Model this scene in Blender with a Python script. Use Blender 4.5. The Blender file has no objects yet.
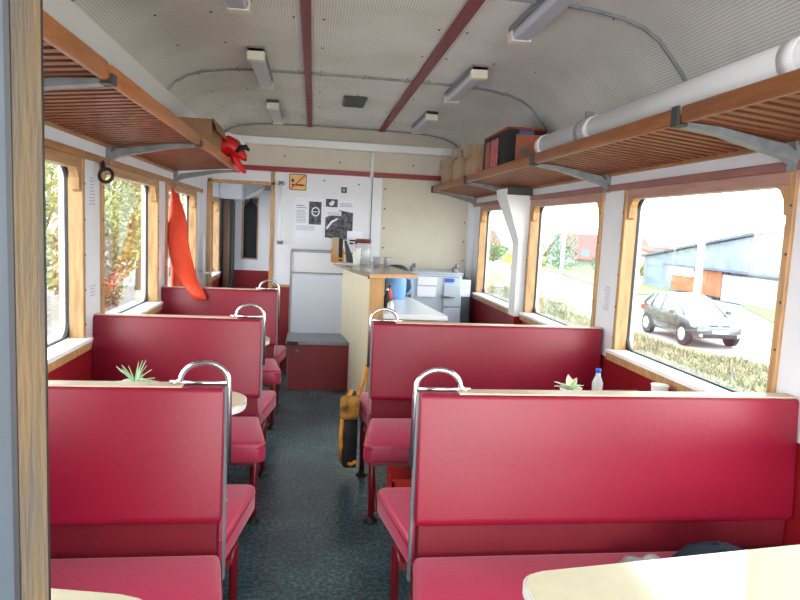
import bpy, bmesh, math, random
from mathutils import Vector, Matrix
R = random.Random(7)
S = bpy.context.scene
COL = S.collection

# ------------------------------------------------------------------ camera
cd = bpy.data.cameras.new('camera'); cam = bpy.data.objects.new('camera', cd); COL.objects.link(cam)
cd.sensor_width = 36; cd.lens = 28.8; cd.clip_end = 500; cd.clip_start = 0.02
cam.matrix_world = Matrix(((0.98990757, -0.03124525, -0.13822711, 0),
                           (-0.13379961, 0.11534449, -0.98427299, 0),
                           (0.04669759, 0.99283402, 0.10999978, 1.5),
                           (0, 0, 0, 1)))
S.camera = cam
# ------------------------------------------------------------------ sky and exposure
W = bpy.data.worlds.new('sky'); S.world = W; W.use_nodes = True
nt = W.node_tree; bg = nt.nodes['Background']
tc = nt.nodes.new('ShaderNodeTexCoord'); sp = nt.nodes.new('ShaderNodeSeparateXYZ'); rp = nt.nodes.new('ShaderNodeValToRGB')
nt.links.new(tc.outputs['Generated'], sp.inputs[0]); nt.links.new(sp.outputs['Z'], rp.inputs[0]); nt.links.new(rp.outputs[0], bg.inputs[0])
rp.color_ramp.elements[0].color = (1, .99, .97, 1); rp.color_ramp.elements[1].color = (.86, .93, 1, 1)
rp.color_ramp.elements[1].position = .6
bg.inputs[1].default_value = 6.8
S.view_settings.view_transform = 'Standard'; S.view_settings.look = 'None'
S.view_settings.exposure = 0.35; S.view_settings.gamma = 1; S.view_settings.use_curve_mapping = False

# ------------------------------------------------------------------ materials
MATS = {}
def mat(name, col, rough=.5, metal=0, spec=.5, bump=0, bscale=40, vary=0, vscale=6, stretch=(1, 1, 1), col2=None, coat=0, island=None, trans=0):
    m = bpy.data.materials.new(name); m.use_nodes = True; t = m.node_tree; b = t.nodes['Principled BSDF']
    b.inputs['Base Color'].default_value = (*col, 1); b.inputs['Roughness'].default_value = rough
    b.inputs['Metallic'].default_value = metal; b.inputs['Specular IOR Level'].default_value = spec
    b.inputs['Coat Weight'].default_value = coat
    if trans:
        b.inputs['Transmission Weight'].default_value = trans
    if bump or vary or col2:
        c = t.nodes.new('ShaderNodeTexCoord'); mp = t.nodes.new('ShaderNodeMapping'); mp.inputs['Scale'].default_value = stretch
        t.links.new(c.outputs['Object'], mp.inputs[0])
    if vary or col2:
        n = t.nodes.new('ShaderNodeTexNoise'); n.inputs['Scale'].default_value = vscale; n.inputs['Detail'].default_value = 6
        t.links.new(mp.outputs[0], n.inputs['Vector'])
        r = t.nodes.new('ShaderNodeValToRGB'); c2 = col2 or tuple(x * (1 - vary) for x in col)
        r.color_ramp.elements[0].color = (*c2, 1); r.color_ramp.elements[1].color = (*col, 1)
        r.color_ramp.elements[0].position = .35; r.color_ramp.elements[1].position = .65
        t.links.new(n.outputs[0], r.inputs[0]); t.links.new(r.outputs[0], b.inputs['Base Color'])
    if island:
        g = t.nodes.new('ShaderNodeNewGeometry'); r = t.nodes.new('ShaderNodeValToRGB'); r.color_ramp.interpolation = 'LINEAR'
        el = r.color_ramp.elements
        while len(el) < len(island): el.new(.5)
        for i, cc in enumerate(island): el[i].position = i / (len(island) - 1); el[i].color = (*cc, 1)
        t.links.new(g.outputs['Random Per Island'], r.inputs[0]); t.links.new(r.outputs[0], b.inputs['Base Color'])
    if bump:
        n = t.nodes.new('ShaderNodeTexNoise'); n.inputs['Scale'].default_value = bscale; n.inputs['Detail'].default_value = 4
        t.links.new(mp.outputs[0], n.inputs['Vector']); bu = t.nodes.new('ShaderNodeBump'); bu.inputs['Strength'].default_value = bump
        bu.inputs['Distance'].default_value = .01
        t.links.new(n.outputs[0], bu.inputs['Height']); t.links.new(bu.outputs[0], b.inputs['Normal'])
    MATS[name] = m; return m
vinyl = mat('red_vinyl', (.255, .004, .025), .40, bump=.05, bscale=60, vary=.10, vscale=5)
vinyl_lit = mat('red_vinyl_seat_lit', (.50, .030, .085), .33, bump=.10, bscale=60, vary=.08, vscale=5)  # same vinyl as the backs, pinker: window light on seats put into colour
_b = vinyl_lit.node_tree.nodes['Principled BSDF']; _b.inputs['Sheen Weight'].default_value = .35; _b.inputs['Sheen Roughness'].default_value = .4; _b.inputs['Sheen Tint'].default_value = (1, .75, .8, 1)
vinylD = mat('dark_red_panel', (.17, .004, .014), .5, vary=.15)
redpaint = mat('red_wall_paint', (.27, .006, .012), .4, vary=.1)
redtube = mat('red_tube_paint', (.16, .004, .010), .35)
redstrip = mat('ceiling_red_paint', (.20, .010, .018), .45, vary=.25, vscale=20)
white = mat('white_wall', (.76, .77, .82), .45, vary=.04)
cream = mat('cream_wall', (.62, .56, .47), .5, vary=.06)
beam = mat('beam_white', (.80, .81, .82), .4)
greyp = mat('blue_grey_paint', (.045, .062, .082), .5, vary=.25, vscale=8)
wood = mat('golden_wood', (.56, .31, .13), .42, vary=.35, vscale=14, stretch=(3, 3, .5), bump=.1)
woodh = mat('golden_wood_lengthwise', (.42, .185, .06), .42, vary=.35, vscale=14, stretch=(3, .4, 3), bump=.1)
woodh2 = mat('golden_wood_head', (.50, .27, .11), .42, vary=.3, vscale=14, stretch=(3, .4, 3))
woodpk = mat('rose_brown_wood', (.46, .25, .20), .42, vary=.2, vscale=14, stretch=(3, .4, 3))
woodpk2 = mat('rose_brown_wood_dark', (.30, .13, .11), .42, vary=.2, vscale=14, stretch=(3, .4, 3))
woodr = mat('rack_wood', (.25, .062, .014), .45, vary=.4, vscale=12, stretch=(.6, 6, 3), bump=.1)
woodbr = mat('rack_rail_wood_dark', (.34, .115, .035), .35, vary=.3, vscale=10, stretch=(4, .5, 4))
woodb = mat('rack_rail_wood', (.50, .17, .04), .35, vary=.3, vscale=10, stretch=(4, .5, 4))
woodl = mat('pale_wood_strip', (.66, .50, .36), .4, vary=.15, vscale=10)
woodold = mat('worn_jamb_wood', (.28, .18, .08), .6, col2=(.14, .125, .105), vscale=7, stretch=(3, 3, .7), bump=.4)
woodc = mat('counter_wood', (.60, .33, .13), .4, vary=.15, vscale=8, stretch=(3, 3, .5))
counterp = mat('counter_panel', (.74, .66, .47), .45, vary=.08, vscale=6, stretch=(4, 4, .6))
countert = mat('counter_top_brown', (.22, .15, .10), .2, vary=.15)
lam = mat('white_laminate', (.90, .90, .91), .25)
tablem = mat('cream_laminate', (.74, .67, .48), .10, spec=.8, vary=.05, vscale=20, coat=.5)
edge = mat('table_edge', (.80, .82, .80), .3)
chrome = mat('chrome', (.75, .75, .77), .24, 1)
alu = mat('grey_metal_bracket', (.26, .28, .30), .4, .15, vary=.3, vscale=20)
dark = mat('black_rubber', (.012, .012, .014), .5)
dgrey = mat('dark_grey_plastic', (.045, .055, .055), .5)
steel = mat('brushed_grey', (.22, .23, .25), .35, .4)
plas = mat('lamp_diffuser', (.46, .48, .56), .3)
plasc = mat('lamp_end_cream', (.76, .71, .60), .5)
pipem = mat('white_pipe', (.82, .83, .86), .3)
fridgem = mat('pale_blue_grey_enamel', (.46, .53, .60), .35, vary=.05)
paper = mat('white_paper', (.80, .80, .90), .7)
ink = mat('print_grey', (.30, .30, .36), .8)
inkd = mat('print_dark', (.03, .03, .04), .8, col2=(.16, .16, .18), vscale=30)
yellow = mat('sign_yellow', (.82, .48, .16), .5)
red = mat('bright_red', (.75, .012, .012), .4, vary=.2, vscale=15)
orange = mat('orange_fabric', (.88, .075, .025), .6, bump=.6, bscale=14, vary=.15, vscale=10)
orangey = mat('orange_yellow_webbing', (.85, .33, .03), .6, vary=.3, vscale=30)
blackf = mat('black_fabric', (.015, .015, .018), .8, bump=.4)
navy = mat('navy_felt', (.018, .035, .060), .85, bump=.5, vary=.3)
bluep = mat('blue_container', (.20, .42, .80), .3)
card = mat('brown_cardboard', (.33, .18, .09), .75, vary=.12)
cardl = mat('tan_paper', (.55, .38, .24), .75, vary=.12)
pink = mat('pink_print', (.65, .14, .16), .6, vary=.4, vscale=25)
pattern = mat('orange_pattern', (.62, .10, .02), .6, col2=(.10, .16, .14), vscale=12)
bluel = mat('blue_label', (.03, .08, .55), .5)
clearp = mat('clear_plastic', (.85, .88, .9), .12, trans=.6)
potm = mat('white_pot', (.8, .8, .78), .4)
leafv = mat('variegated_leaf', (.25, .40, .12), .5, island=[(.75, .80, .55), (.10, .25, .06), (.8, .85, .65), (.2, .38, .1)])
leafp = mat('pale_green_leaf', (.42, .62, .38), .5, island=[(.35, .58, .30), (.62, .78, .55)])
silver = mat('car_paint', (.13, .135, .15), .22, .55, coat=.6)
carglass = mat('car_glass', (.20, .30, .33), .05, spec=.9)
tyre = mat('tyre', (.02, .02, .022), .8)
rim = mat('wheel_cover', (.55, .57, .6), .3, .4)
conc = mat('grey_concrete', (.27, .31, .38), .9, col2=(.17, .21, .29), vscale=.8)
concl = mat('pale_concrete', (.34, .38, .46), .9, col2=(.26, .30, .38), vscale=1)
roofd = mat('slate_roof', (.10, .12, .16), .8)
bricko = mat('orange_brick', (.40, .14, .07), .9, vary=.3, vscale=2)
roofr = mat('red_roof_tiles', (.30, .09, .08), .85, vary=.2, vscale=2)
housew = mat('house_plaster', (.50, .50, .50), .9)
winb = mat('house_window', (.20, .26, .33), .3)
roadm = mat('pale_gravel_road', (.46, .44, .42), .95, vary=.12, vscale=.6)
verge = mat('dry_verge', (.26, .23, .13), .95, col2=(.15, .17, .07), vscale=1.1)
lawn = mat('lawn', (.22, .34, .12), .95, vary=.2, vscale=1)
blade = mat('dry_blades', (.3, .28, .15), .9, island=[(.22, .19, .12), (.16, .16, .09), (.25, .22, .14), (.19, .18, .11)])
ballast = mat('ballast', (.36, .35, .34), .95, col2=(.20, .20, .19), vscale=6, bump=1, bscale=8)
bark = mat('bark', (.10, .07, .05), .9)
yl = mat('yellow_sign', (.85, .65, .03), .6)

def glass_mat():
    m = bpy.data.materials.new('window_glass'); m.use_nodes = True; t = m.node_tree; t.nodes.clear()
    o = t.nodes.new('ShaderNodeOutputMaterial'); mx = t.nodes.new('ShaderNodeMixShader'); fr = t.nodes.new('ShaderNodeLayerWeight')
    tr = t.nodes.new('ShaderNodeBsdfTransparent'); gl = t.nodes.new('ShaderNodeBsdfGlossy'); gl.inputs['Roughness'].default_value = .02
    tr.inputs[0].default_value = (.95, .98, .97, 1); fr.inputs[0].default_value = .12
    t.links.new(fr.outputs['Facing'], mx.inputs[0]); t.links.new(tr.outputs[0], mx.inputs[1]); t.links.new(gl.outputs[0], mx.inputs[2]); t.links.new(mx.outputs[0], o.inputs[0])
    return m
glass = glass_mat()
def ceil_mat():
    m = mat('perforated_ceiling', (.55, .53, .48), .5); t = m.node_tree; b = t.nodes['Principled BSDF']
    u = t.nodes.new('ShaderNodeUVMap'); u.uv_map = 'UVMap'
    s = t.nodes.new('ShaderNodeSeparateXYZ'); t.links.new(u.outputs[0], s.inputs[0])
    def sn(o, p, w):
        a = t.nodes.new('ShaderNodeMath'); a.operation = 'MULTIPLY'; a.inputs[1].default_value = 2 * math.pi / p; t.links.new(o, a.inputs[0])
        c = t.nodes.new('ShaderNodeMath'); c.operation = 'SINE'; t.links.new(a.outputs[0], c.inputs[0])
        d = t.nodes.new('ShaderNodeMath'); d.operation = 'MULTIPLY_ADD'; d.inputs[1].default_value = w; d.inputs[2].default_value = .5; t.links.new(c.outputs[0], d.inputs[0]); return d.outputs[0]
    a = sn(s.outputs[0], .0135, .5); c = sn(s.outputs[1], .0135, .5)
    mu = t.nodes.new('ShaderNodeMath'); mu.operation = 'MULTIPLY'; t.links.new(a, mu.inputs[0]); t.links.new(c, mu.inputs[1])
    ad = t.nodes.new('ShaderNodeMath'); ad.operation = 'MULTIPLY_ADD'; ad.inputs[1].default_value = .45; t.links.new(a, ad.inputs[0]); t.links.new(mu.outputs[0], ad.inputs[2])
    r = t.nodes.new('ShaderNodeValToRGB'); r.color_ramp.elements[0].color = (.76, .755, .73, 1); r.color_ramp.elements[1].color = (.50, .495, .475, 1)
    r.color_ramp.elements[0].position = .25; r.color_ramp.elements[1].position = 1
    t.links.new(ad.outputs[0], r.inputs[0])
    n = t.nodes.new('ShaderNodeTexNoise'); n.inputs['Scale'].default_value = 2.2; n.inputs['Detail'].default_value = 5; t.links.new(u.outputs[0], n.inputs['Vector'])
    r2 = t.nodes.new('ShaderNodeValToRGB'); r2.color_ramp.elements[0].color = (.86, .85, .83, 1); r2.color_ramp.elements[1].color = (1, 1, 1, 1)
    r2.color_ramp.elements[0].position = .35; r2.color_ramp.elements[1].position = .6; t.links.new(n.outputs[0], r2.inputs[0])
    mm = t.nodes.new('ShaderNodeMix'); mm.data_type = 'RGBA'; mm.blend_type = 'MULTIPLY'; mm.inputs[0].default_value = 1
    t.links.new(r.outputs[0], mm.inputs[6]); t.links.new(r2.outputs[0], mm.inputs[7]); t.links.new(mm.outputs[2], b.inputs['Base Color'])
    return m
ceilm = ceil_mat()
floorm = mat('teal_linoleum', (.095, .185, .225), .27, col2=(.050, .100, .128), vscale=3, bump=.05, bscale=120)
def speckle(m):
    t = m.node_tree; b = t.nodes['Principled BSDF']; src = b.inputs['Base Color'].links[0].from_socket
    c = t.nodes.new('ShaderNodeTexCoord'); n = t.nodes.new('ShaderNodeTexNoise'); n.inputs['Scale'].default_value = 55; n.inputs['Detail'].default_value = 3
    t.links.new(c.outputs['Object'], n.inputs['Vector']); r = t.nodes.new('ShaderNodeValToRGB')
    r.color_ramp.elements[0].position = .4; r.color_ramp.elements[0].color = (.6, .6, .62, 1); r.color_ramp.elements[1].position = .7; r.color_ramp.elements[1].color = (1.7, 1.7, 1.6, 1)
    t.links.new(n.outputs[0], r.inputs[0]); mm = t.nodes.new('ShaderNodeMix'); mm.data_type = 'RGBA'; mm.blend_type = 'MULTIPLY'; mm.inputs[0].default_value = 1
    t.links.new(src, mm.inputs[6]); t.links.new(r.outputs[0], mm.inputs[7]); t.links.new(mm.outputs[2], b.inputs['Base Color'])
speckle(floorm)

# ------------------------------------------------------------------ mesh helpers
def BM(): return bmesh.new()
def bx(bm, x0, x1, y0, y1, z0, z1, r=0, mi=0, seg=2):
    v = [bm.verts.new((x, y, z)) for x in (x0, x1) for y in (y0, y1) for z in (z0, z1)]
    fs = [bm.faces.new([v[i] for i in q]) for q in ((0, 1, 3, 2), (4, 6, 7, 5), (0, 4, 5, 1), (2, 3, 7, 6), (0, 2, 6, 4), (1, 5, 7, 3))]
    for f in fs: f.material_index = mi
    if r:
        es = list({e for f in fs for e in f.edges})
        bmesh.ops.bevel(bm, geom=es, offset=r, segments=seg, affect='EDGES', profile=.5, material=-1)
def prism(bm, pts, axis, a, b, r=0, mi=0, seg=2):
    """pts: 2D outline in the two other axes (in x,y,z order), extruded along axis from a to b"""
    def mk(p, t):
        if axis == 'x': return (t, p[0], p[1])
        if axis == 'y': return (p[0], t, p[1])
        return (p[0], p[1], t)
    A = [bm.verts.new(mk(p, a)) for p in pts]; B = [bm.verts.new(mk(p, b)) for p in pts]
    n = len(pts); fs = [bm.faces.new(A), bm.faces.new(B[::-1])]
    for i in range(n): fs.append(bm.faces.new((A[i], B[i], B[(i + 1) % n], A[(i + 1) % n])))
    for f in fs: f.material_index = mi
    if r: bmesh.ops.bevel(bm, geom=list({e for f in fs for e in f.edges}), offset=r, segments=seg, affect='EDGES', profile=.5, material=-1)
def tube(bm, pts, r, n=10, mi=0, caps=True, closed=False, flat=1):
    pts = [Vector(p) for p in pts]; rs = r if isinstance(r, (list, tuple)) else [r] * len(pts)
    rings = []; up = None; m = len(pts)
    for i, p in enumerate(pts):
        if closed: d = pts[(i + 1) % m] - pts[i - 1]
        else: d = pts[min(i + 1, m - 1)] - pts[max(i - 1, 0)]
        d.normalize()
        if up is None: up = Vector((0, 0, 1)) if abs(d.z) < .9 else Vector((0, 1, 0))
        u = (up - d * up.dot(d)); u.normalize(); w = d.cross(u); up = u
        rings.append([bm.verts.new(p + (u * math.cos(2 * math.pi * k / n) * flat + w * math.sin(2 * math.pi * k / n)) * rs[i]) for k in range(n)])
    for i in range(m if closed else m - 1):
        a, b = rings[i], rings[(i + 1) % m]
        for k in range(n):
            f = bm.faces.new((a[k], a[(k + 1) % n], b[(k + 1) % n], b[k])); f.material_index = mi; f.smooth = True
    if caps and not closed:
        bm.faces.new(rings[0][::-1]).material_index = mi; bm.faces.new(rings[-1]).material_index = mi
def lathe(bm, c, prof, n=20, mi=0):
    rings = []
    for (r, z) in prof:
        r = max(r, .0004); rings.append([bm.verts.new((c[0] + r * math.cos(2 * math.pi * k / n), c[1] + r * math.sin(2 * math.pi * k / n), c[2] + z)) for k in range(n)])
    for i in range(len(rings) - 1):
        for k in range(n):
            f = bm.faces.new((rings[i][k], rings[i][(k + 1) % n], rings[i + 1][(k + 1) % n], rings[i + 1][k])); f.material_index = mi; f.smooth = True
    bm.faces.new(rings[0][::-1]).material_index = mi; bm.faces.new(rings[-1]).material_index = mi
def loft(bm, rings, mi=0, caps=True):
    V = [[bm.verts.new(p) for p in r] for r in rings]; n = len(V[0])
    for i in range(len(V) - 1):
        for k in range(n):
            f = bm.faces.new((V[i][k], V[i][(k + 1) % n], V[i + 1][(k + 1) % n], V[i + 1][k])); f.smooth = True; f.material_index = mi
    if caps: bm.faces.new(V[0][::-1]).material_index = mi; bm.faces.new(V[-1]).material_index = mi
def obj(name, bm, m, parent=None, smooth=False):
    bmesh.ops.recalc_face_normals(bm, faces=bm.faces[:])
    me = bpy.data.meshes.new(name); bm.to_mesh(me); bm.free()
    for k in (m if isinstance(m, (list, tuple)) else [m]): me.materials.append(k)
    if smooth:
        for p in me.polygons: p.use_smooth = True
        me.set_sharp_from_angle(angle=math.radians(40))
    o = bpy.data.objects.new(name, me); COL.objects.link(o)
    if parent: o.parent = parent
    return o
def tag(o, label, cat, group=None, kind=None):
    o['label'] = label; o['category'] = cat
    if group: o['group'] = group
    if kind: o['kind'] = kind
    return o
def thing(name, label, cat, loc=(0, 0, 0), rz=0, group=None):
    o = bpy.data.objects.new(name, None); COL.objects.link(o); o.location = loc; o.rotation_euler = (0, 0, rz); o.empty_display_size = .1
    return tag(o, label, cat, group)
def struct(name, bm, m, smooth=False):
    o = obj(name, bm, m, None, smooth); o['kind'] = 'structure'; return o
def copy_tree(o, loc=None, label=None, parent=None, group=None):
    c = o.copy(); COL.objects.link(c); c.parent = parent
    if loc is not None: c.location = loc
    if label: c['label'] = label
    if group: c['group'] = group
    for ch in list(o.children): copy_tree(ch, parent=c)
    return c
def offs(o):  # put the origin of a world-space mesh object at the base centre of its box
    me = o.data; xs = [v.co for v in me.vertices]
    c = Vector(((min(v.x for v in xs) + max(v.x for v in xs)) / 2, (min(v.y for v in xs) + max(v.y for v in xs)) / 2, min(v.z for v in xs)))
    me.transform(Matrix.Translation(-c)); o.location = c; return o

XL, XR, YE, XC = -1.10, 1.66, 6.60, .28
TH = .10

# ------------------------------------------------------------------ floor, walls, ceiling
b = BM(); bx(b, XL - TH, XR + TH, -1.3, 8.82, -.08, 0); struct('floor', b, floorm)
WIN = [(-.94, .26), (.56, 1.76), (2.06, 3.26), (3.56, 4.76), (5.06, 6.26)]
ZA, ZB = .885, 1.735
def side_wall(name, s, X, yend, wins):
    b = BM(); x0, x1 = (X, X + TH) if s > 0 else (X - TH, X)
    y0 = -1.3
    bx(b, x0, x1, y0, yend, 0, ZA - .045, mi=0)
    bx(b, x0, x1, y0, yend, ZA - .045, ZA, mi=1)
    bx(b, x0, x1, y0, yend, ZB, 2.06, mi=1)
    ys = [y0] + [v for w in wins for v in w] + [yend]
    for i in range(0, len(ys), 2): bx(b, x0, x1, ys[i], ys[i + 1], ZA, ZB, mi=1)
    return struct(name, b, [redpaint, white])
side_wall('wall_left', -1, XL, 8.2, WIN + [(6.85, 7.75)])
side_wall('wall_right', 1, XR, YE + TH, WIN)
# ceiling: barrel profile with UVs in metres
prof = [(1.385, 1.94), (1.365, 2.06), (1.325, 2.17), (1.275, 2.24), (1.225, 2.295), (1.165, 2.36), (1.09, 2.405), (1.0, 2.435), (.85, 2.458), (.7, 2.468), (.35, 2.474), (0, 2.476)]
full = [(XC - o, z) for o, z in prof] + [(XC + o, z) for o, z in prof[:-1][::-1]]
b = BM(); uvl = b.loops.layers.uv.new('UVMap'); acc = [0]
for i in range(1, len(full)): acc.append(acc[-1] + math.dist(full[i], full[i - 1]))
ysn = [-1.3, .44, 2.68, 4.3, YE + .05]
V = [[b.verts.new((x, y, z)) for (x, z) in full] for y in ysn]
for j in range(len(ysn) - 1):
    for i in range(len(full) - 1):
        f = b.faces.new((V[j][i], V[j][i + 1], V[j + 1][i + 1], V[j + 1][i])); f.smooth = True
        for lp, (jj, ii) in zip(f.loops, ((j, i), (j, i + 1), (j + 1, i + 1), (j + 1, i))): lp[uvl].uv = (acc[ii], ysn[jj])
# outer skin (roof) so the shell has thickness
Vo = [[b.verts.new((XC + (x - XC) * 1.06, y, z + .08)) for (x, z) in full] for y in (ysn[0], ysn[-1])]
for i in range(len(full) - 1): b.faces.new((Vo[0][i], Vo[1][i], Vo[1][i + 1], Vo[0][i + 1]))
me = bpy.data.meshes.new('ceiling'); b.to_mesh(me); b.free(); me.materials.append(ceilm)
co = bpy.data.objects.new('ceiling', me); COL.objects.link(co); co['kind'] = 'structure'
def ceil_z(x):
    o = abs(x - XC)
    for (o1, z1), (o0, z0) in zip(prof, prof[1:]):
        if o0 <= o <= o1: return z0 + (z1 - z0) * (o - o0) / (o1 - o0)
    return 1.94
# rivets in rows on the ceiling panels
b = BM()
for y in (2.72, 3.2, 3.7, 4.26, 4.36, 4.9, 5.5, 6.0, 6.4):
    for x in (-.75, -.5, -.12, .02, .3, .58, .72, 1.0, 1.25):
        if R.random() < .75: z = ceil_z(x); lathe(b, (x, y, z - .004), [(.007, .004), (.005, 0), (.001, -.001)], 6)
rv = obj('ceiling_rivet', b, dgrey, co); rv['kind'] = 'stuff'
# white cove along the left cornice
b = BM(); prism(b, [(XC - 1.215, 2.292), (XC - 1.195, 2.285), (XC - 1.33, 2.09), (XC - 1.335, 1.97), (XC - 1.38, 1.97), (XC - 1.36, 2.08)], 'y', .44, 6.5)
struct('trim_1', b, beam)
# red strips, ribs, end beam
for i, (x, w) in enumerate(((-.062, .045), (.648, .06))):
    b = BM(); bx(b, x - w / 2, x + w / 2, .44, 6.52, 2.455, 2.472, r=.003)
    for k in range(24): lathe(b, (x, .6 + k * .25, 2.453), [(.006, .003), (.004, 0), (.001, -.001)], 6, mi=1)
    struct('trim_%d' % (2 + i), b, [redstrip, dgrey])
for i, y in enumerate((2.68, 4.3, 6.5)):
    b = BM(); pts = []
    lo = 4
    src = full[4:-2]
    for a, c in zip(src, src[1:]):
        for k in range(4): t = k / 4; pts.append((a[0] + (c[0] - a[0]) * t, y, a[1] + (c[1] - a[1]) * t - .004))
    pts.append((src[-1][0], y, src[-1][1] - .004))
    tube(b, pts, .011, 8); struct('trim_%d' % (4 + i), b, alu)
b = BM(); bx(b, -.86, 1.45, 6.50, YE, 2.262, 2.335, r=.006); struct('trim_7', b, beam)
# end wall with doorway (X -1.02..-.41)
b = BM(); y0, y1 = YE, YE + .06
bx(b, XL, -1.02, y0, y1, 0, 2.03, mi=1)
bx(b, -1.02, -.41, y0, y1, 1.885, 2.03, mi=1)
bx(b, -.41, .60, y0, y1, .86, 2.03, mi=1)
bx(b, -.41, .60, y0, y1, 0, .86, mi=0)
bx(b, .60, XR, y0, y1, 0, 2.03, mi=2)
prism(b, [(XC - 1.40, 2.03)] + [(x, z) for x, z in full if z > 2.03] + [(XC + 1.40, 2.03)], 'y', y0, y1, mi=2)
struct('wall_far', b, [redpaint, white, cream])
b = BM(); bx(b, -.92, 1.5, YE - .02, YE, 2.012, 2.06, r=.003); struct('trim_8', b, redpaint)
b = BM(); bx(b, .59, .69, YE - .014, YE, .3, 2.005, r=.003); struct('trim_9', b, white)
b = BM(); bx(b, -.41, -.2, YE - .012, YE, .86, .885, r=.002); struct('trim_10', b, wood)
b = BM(); tube(b, [(.575, 6.585, 2.27), (.575, 6.585, 2.0)], .018, 10); tube(b, [(.587, 6.592, 2.0), (.587, 6.592, 1.2)], .006, 8, mi=1)
tag(offs(obj('conduit_pipe', b, [beam, steel])), 'thin white vertical conduit on the end wall below the ceiling beam', 'pipe')
# screws on the cream end wall
b = BM()
for x in (.72, .725): 
    for z in (1.9, 1.7, 1.5, 1.3): tube(b, [(x, 6.60, z), (x, 6.594, z)], .008, 6)
for x, z in ((-.3, 2.17), (.25, 2.14), (.45, 1.93), (.1, 1.95), (1.0, 2.15), (1.57, 1.6), (1.57, 1.4), (1.57, 1.2)): tube(b, [(x, 6.60, z), (x, 6.594, z)], .009, 6)
bo = obj('wall_bolt', b, dgrey, bpy.data.objects['wall_far'])
# headers along the windows, both sides
for i, (s, X, m) in enumerate(((-1, XL, woodh), (1, XR, woodpk2))):
    b = BM(); bx(b, min(X, X - s * .018), max(X, X - s * .018), .44, YE - .002, 1.765, 1.80, r=.004); struct('trim_%d' % (11 + i), b, m)
# corner cover right end
b = BM(); bx(b, 1.60, XR, 6.54, YE, .0, 1.93, r=.004); struct('trim_13', b, white)

def ring_pts(y0, y1, z0, z1, r, n=6):
    P_ = []
    for (cy, cz, a0) in ((y1 - r, z1 - r, 0), (y0 + r, z1 - r, 90), (y0 + r, z0 + r, 180), (y1 - r, z0 + r, 270)):
        for k in range(n + 1):
            a = math.radians(a0 + 90 * k / n); P_.append((cy + r * math.cos(a), cz + r * math.sin(a)))
    return P_
def ring(b, xa, xb, o, i):
    n = len(o); L = [[b.verts.new((x, p[0], p[1])) for p in q] for x in (xa, xb) for q in (o, i)]
    for k in range(n):
        j = (k + 1) % n
        b.faces.new((L[0][k], L[0][j], L[1][j], L[1][k])); b.faces.new((L[2][k], L[3][k], L[3][j], L[2][j]))
        b.faces.new((L[0][k], L[2][k], L[2][j], L[0][j])); b.faces.new((L[1][k], L[1][j], L[3][j], L[3][k]))
wn = 0
def window(s, X, ya, yb):
    global wn; wn += 1
    def xr(a, c): return sorted((X - s * a, X - s * c))       # positive = towards the room
    b = BM(); w = .034
    x0, x1 = xr(.014, -.055)
    bx(b, x0, x1, ya - w + .012, ya + .012, ZA, ZB + .03, r=.004); bx(b, x0, x1, yb - .012, yb + w - .012, ZA, ZB + .03, r=.004)
        # corner blocks
    for yy, d in ((ya + .012, 1), (yb - .012, -1)):
        pts = [(yy, ZB - .02), (yy + d * .075, ZB - .02), (yy + d * .05, ZB - .035), (yy + d * .03, ZB - .065), (yy + d * .022, ZB - .12), (yy, ZB - .13)]
        a, c = xr(.006, -.03); prism(b, pts, 'x', a, c)
    for k in range(5):
        z = ZA + .08 + k * .17
        for yy in (ya - .012, yb + .012): tube(b, [(X - s * .013, yy, z), (X - s * .017, yy, z)], .005, 6, mi=1)
    o = struct('window_%d' % wn, b, [wood, dgrey])
    b = BM(); x0, x1 = xr(.010, -.055); bx(b, x0, x1, ya - .03, yb + .03, ZB - .02, ZB + .03, r=.003); obj('head_frame', b, woodh2 if s < 0 else woodpk, o)
    b = BM(); a, c = xr(.045, -.05); bx(b, a, c, ya - .03, yb + .03, ZA - .004, ZA + .016, r=.004); obj('sill', b, lam, o)
    b = BM(); a, c = xr(.035, 0); bx(b, a, c, ya - .04, yb + .04, ZA - .046, ZA - .005, r=.004); obj('sill_apron', b, wood, o)
    b = BM(); a, c = xr(-.054, -.070); ring(b, a, c, ring_pts(ya + .0, yb - .0, ZA + .016, ZB, .005), ring_pts(ya + .013, yb - .013, ZA + .026, ZB - .014, .065)); obj('gasket', b, dark, o)
    b = BM(); a, c = xr(-.060, -.065); prism(b, ring_pts(ya + .008, yb - .008, ZA + .022, ZB - .010, .06), 'x', a, c); obj('pane', b, glass, o)
    return o
for (a, c) in WIN: window(-1, XL, a, c)
for (a, c) in WIN: window(1, XR, a, c)
window(-1, XL, 6.85, 7.75)
# wood strip on the pier next to the windows on the left, printed notices
b = BM()
ink2 = mat('faint_print', (.50, .50, .58), .8)
b.free()
for (y, z0, n, lab) in ((3.38, 1.55, 9, 'upper block of small grey printed lines on the white left pier between windows'), (3.38, 1.09, 4, 'lower short block of grey printed lines on the white left pier between windows')):
    b = BM()
    for k in range(n): bx(b, XL, XL + .0012, y + R.random() * .01, y + .085 - R.random() * .03, z0 + k * .016, z0 + k * .016 + .006)
    tag(offs(obj('printed_notice', b, ink2)), lab, 'notice')
b = BM()
for k in range(10): bx(b, XR - .0012, XR, 3.38, 3.45 - R.random() * .02, 1.10 + k * .014, 1.106 + k * .014)
tag(offs(obj('printed_notice', b, ink2)), 'small grey printed lines low on the white right pier beside the big window', 'notice')

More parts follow.
